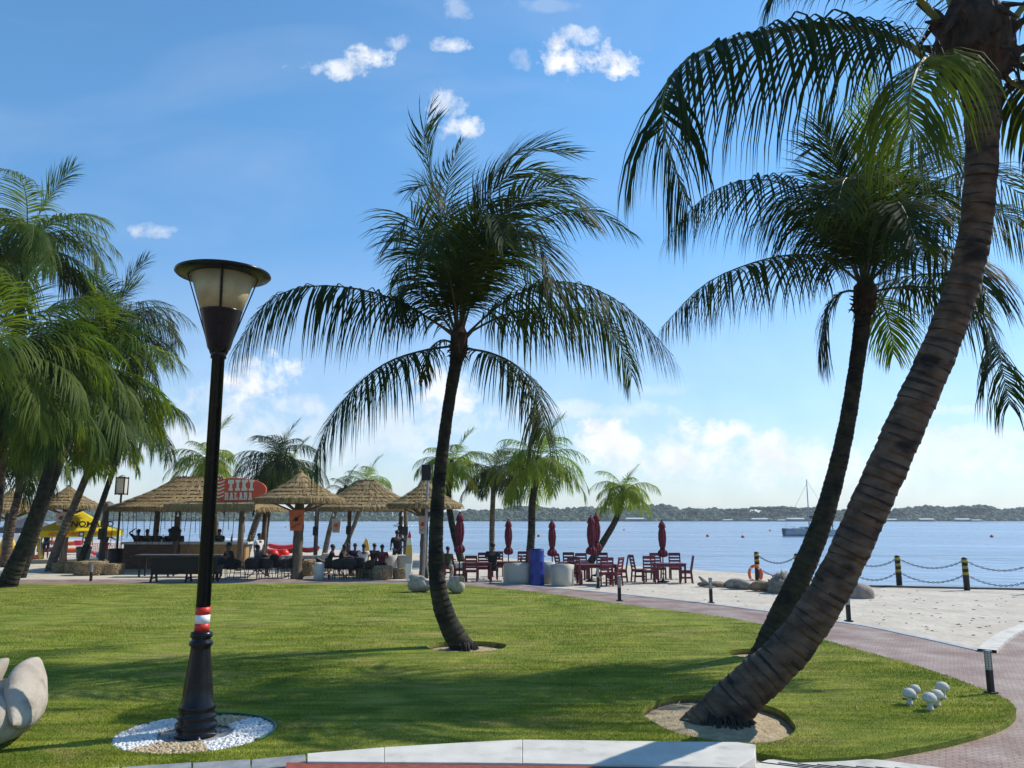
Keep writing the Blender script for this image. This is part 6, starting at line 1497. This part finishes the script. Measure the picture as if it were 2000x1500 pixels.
# ------------------------------------------------------------------ people placed
gb = 'people seated at the bar'
for x, z, pose, rz, l in ((267, 0, 'sit_arm', 0, 'leftmost person at the bar, hand raised to the head'), (284, 0, 'sit', 10, 'second person from the left at the bar, sitting tallest'), (306, 0, 'sit_lean', 0, 'person at the bar leaning low in the middle left'), (329, 0, 'sit', 30, 'person in a hat at the bar before the left post'), (352, 0, 'sit_lean', -20, 'person at the bar just left of the ornament'), (426, 0, 'sit', 0, 'person at the bar right of the lamp post')):
    q = W(x, 1090, BP.y+.1+(.3 if z else 0)); q.z = ZS+.42
    person(pose, q, R(rz), l, 'cloth_black', 'cloth_black', 1.08, gb, 'cloth_black' if x == 329 else None)
    # bar stool under each
st = thing('bar_stool', 'x', 'stool'); mb = MB(); mb.lathe([(0, .86), (.19, .86), (.2, .9), (0, .92)], 16); mb.build('seat', M['dark_wood'], st)
for k_ in range(4): a = k_*math.pi/2+.78; mb = MB(); mb.tube([(.13*math.cos(a), .13*math.sin(a), .87), (.2*math.cos(a), .2*math.sin(a), 0)], .018, 6); mb.build('leg', M['black'], st)
sr = Rep(st)
for x, l in ((267, 'under the leftmost person'), (284, 'under the tallest sitting person'), (306, 'under the low leaning person'), (329, 'under the person in the hat'), (352, 'just left of the bar ornament'), (426, 'right of the lamp post')):
    q = W(x, 1090, BP.y+.1); q.z = ZS; sr(q, .3, 'bar stool '+l, 'bar stools behind the counter')
person('sit_lean', S_(452, 1132), R(-50), 'dark seated person right of the lamp post, nearest the lawn', scale=1.1)
person('stand', S_(503, 1118), R(60), 'standing person in pale shirt by the leaning palm right of the bar', 'cloth_white', 'cloth_black', 1.0)
gs = 'people under the wide shelter'
for x, y, pose, rz, l, sh in ((664, 1126, 'sit_lean', 80, 'leftmost seated person under the wide shelter', 'cloth_black'), (677, 1122, 'sit', 60, 'seated person second from left under the wide shelter', 'cloth_black'), (692, 1122, 'sit', 10, 'seated person with a light cap under the wide shelter', 'cloth_navy'), (709, 1124, 'sit', 200, 'seated person in white directly below the yellow surfboard', 'cloth_white'), (730, 1122, 'sit', 170, 'seated person right of the yellow surfboard', 'cloth_black'), (745, 1127, 'sit', 180, 'seated person in dark red shirt turned from us', 'umb_red')):
    person(pose, S_(x, y), R(rz), l, sh, 'cloth_black', 1.0, gs)
person('akimbo', S_(774, 1118)+Vector((0, 0, .0)), R(200), 'standing person with one hand on the hip right of the crowd', 'cloth_black', 'cloth_black', 1.08)
person('sit', S_(962, 1136), R(178), 'dark person seated with their back to us among the red chairs', scale=1.12)
person('stand', S_(168, 1090), R(40), 'person in black with one arm bent under the tent edge', 'cloth_black', 'cloth_black', 1.02)
person('reach', S_(203, 1094), R(170), 'person in black shirt and red shorts walking right of the tent', 'cloth_black', 'cloth_red', 1.0)
person('stand', S_(88, 1092), R(20), 'dark person under the tent between the two left trunks', 'cloth_black', 'cloth_navy', 1.05)
person('sit', S_(48, 1094), R(90), 'dark seated person left of the big trunk', 'cloth_black', 'cloth_black', 1.0)

# ------------------------------------------------------------------ drinks on the bar and tables
def bottle():
    t = thing('bottle', 'x', 'bottle'); mb = MB(); mb.lathe([(.0, 0), (.035, 0), (.037, .15), (.015, .21), (.014, .27), (0, .27)], 10); mb.build('glass', M['green'], t, smooth=True)
    mb = MB(); mb.lathe([(.017, .26), (.017, .285), (0, .287)], 8); mb.build('bottle_cap', M['red_plastic'], t); return Rep(t)
bo = bottle()
for i, x in enumerate((292, 318, 342, 432, 452, 470, 488)):
    q = W(x, 1058, BP.y-1.25); q.z = ZS+(BZ(1060))+.118
    bo(q, 0, 'green bottle on the bar counter, '+['first', 'second', 'third', 'fourth', 'fifth', 'sixth', 'last'][i]+' from the left', 'bottles on the bar counter', 1.2)
# ------------------------------------------------------------------ litter
def litter():
    rnd = random.Random(8); md = MB()
    for k in range(230):
        px = rnd.uniform(1180, 2050); py = rnd.uniform(1150, 1262); p = S_(px, py)
        lim = 1150+max(0, (px-1060))*.112
        if py > lim+4: continue
        s_ = rnd.uniform(.015, .05); a = rnd.uniform(0, 3.1); d = Vector((math.cos(a), math.sin(a), 0))*s_*1.6; e = Vector((-math.sin(a), math.cos(a), 0))*s_*.6
        md.add([p-d+Vector((0, 0, .004)), p-e+Vector((0, 0, .02)), p+d+Vector((0, 0, .006)), p+e+Vector((0, 0, .012))], [(0, 1, 2, 3)])
    tag(md.build('dry_leaf_litter', M['bin_brown']), 'dark dry leaf bits scattered over the open sand', 'leaf litter', kind='stuff')
    md = MB(); poly = [(p.x, p.y) for p in lawn_poly]
    for k in range(240):
        p = G(rnd.uniform(0, 1900), rnd.uniform(1160, 1440), 0)
        ins = False; j = len(poly)-1
        for i in range(len(poly)):
            if (poly[i][1] > p.y) != (poly[j][1] > p.y) and p.x < (poly[j][0]-poly[i][0])*(p.y-poly[i][1])/(poly[j][1]-poly[i][1])+poly[i][0]: ins = not ins
            j = i
        if not ins: continue
        L = rnd.uniform(.03, .16); a = rnd.uniform(0, 3.1); d = Vector((math.cos(a), math.sin(a), 0))*L; e = Vector((-math.sin(a), math.cos(a), 0))*.006
        md.add([p-d+Vector((0, 0, .02)), p-e+Vector((0, 0, .03)), p+d+Vector((0, 0, .022)), p+e+Vector((0, 0, .028))], [(0, 1, 2, 3)])
    tag(md.build('fallen_leaflets', mat('dry_leaflet', (.38, .30, .16), (.28, .20, .10))), 'dry fallen palm leaflets scattered on the lawn', 'leaf litter', kind='stuff')
litter()

# ------------------------------------------------------------------ haze
hm = bpy.data.materials.new('haze_air'); hm.use_nodes = True; ht = hm.node_tree; ht.nodes.clear()
pv = N(ht, 'ShaderNodeVolumePrincipled'); pv.inputs['Density'].default_value = .0003; pv.inputs['Color'].default_value = (.82, .90, 1, 1); pv.inputs['Anisotropy'].default_value = .2
ho = N(ht, 'ShaderNodeOutputMaterial'); ht.links.new(pv.outputs[0], ho.inputs['Volume'])
mb = MB(); mb.box((0, 700, 6), (3400, 1500, 20)); tag(mb.build('haze', hm), kind='stuff')
person('sit', S_(500, 1128), R(120), 'dark person seated among the black chairs right of the lamp post', 'cloth_grey', 'cloth_black', 1.0)
person('sit_lean', S_(640, 1126), R(100), 'dark person seated at the black table at the shelter left post', 'cloth_black', 'cloth_navy', 1.0)
person('sit', S_(874, 1128), R(150), 'person in green top seated just right of the centre trunk', 'green', 'cloth_black', .95)
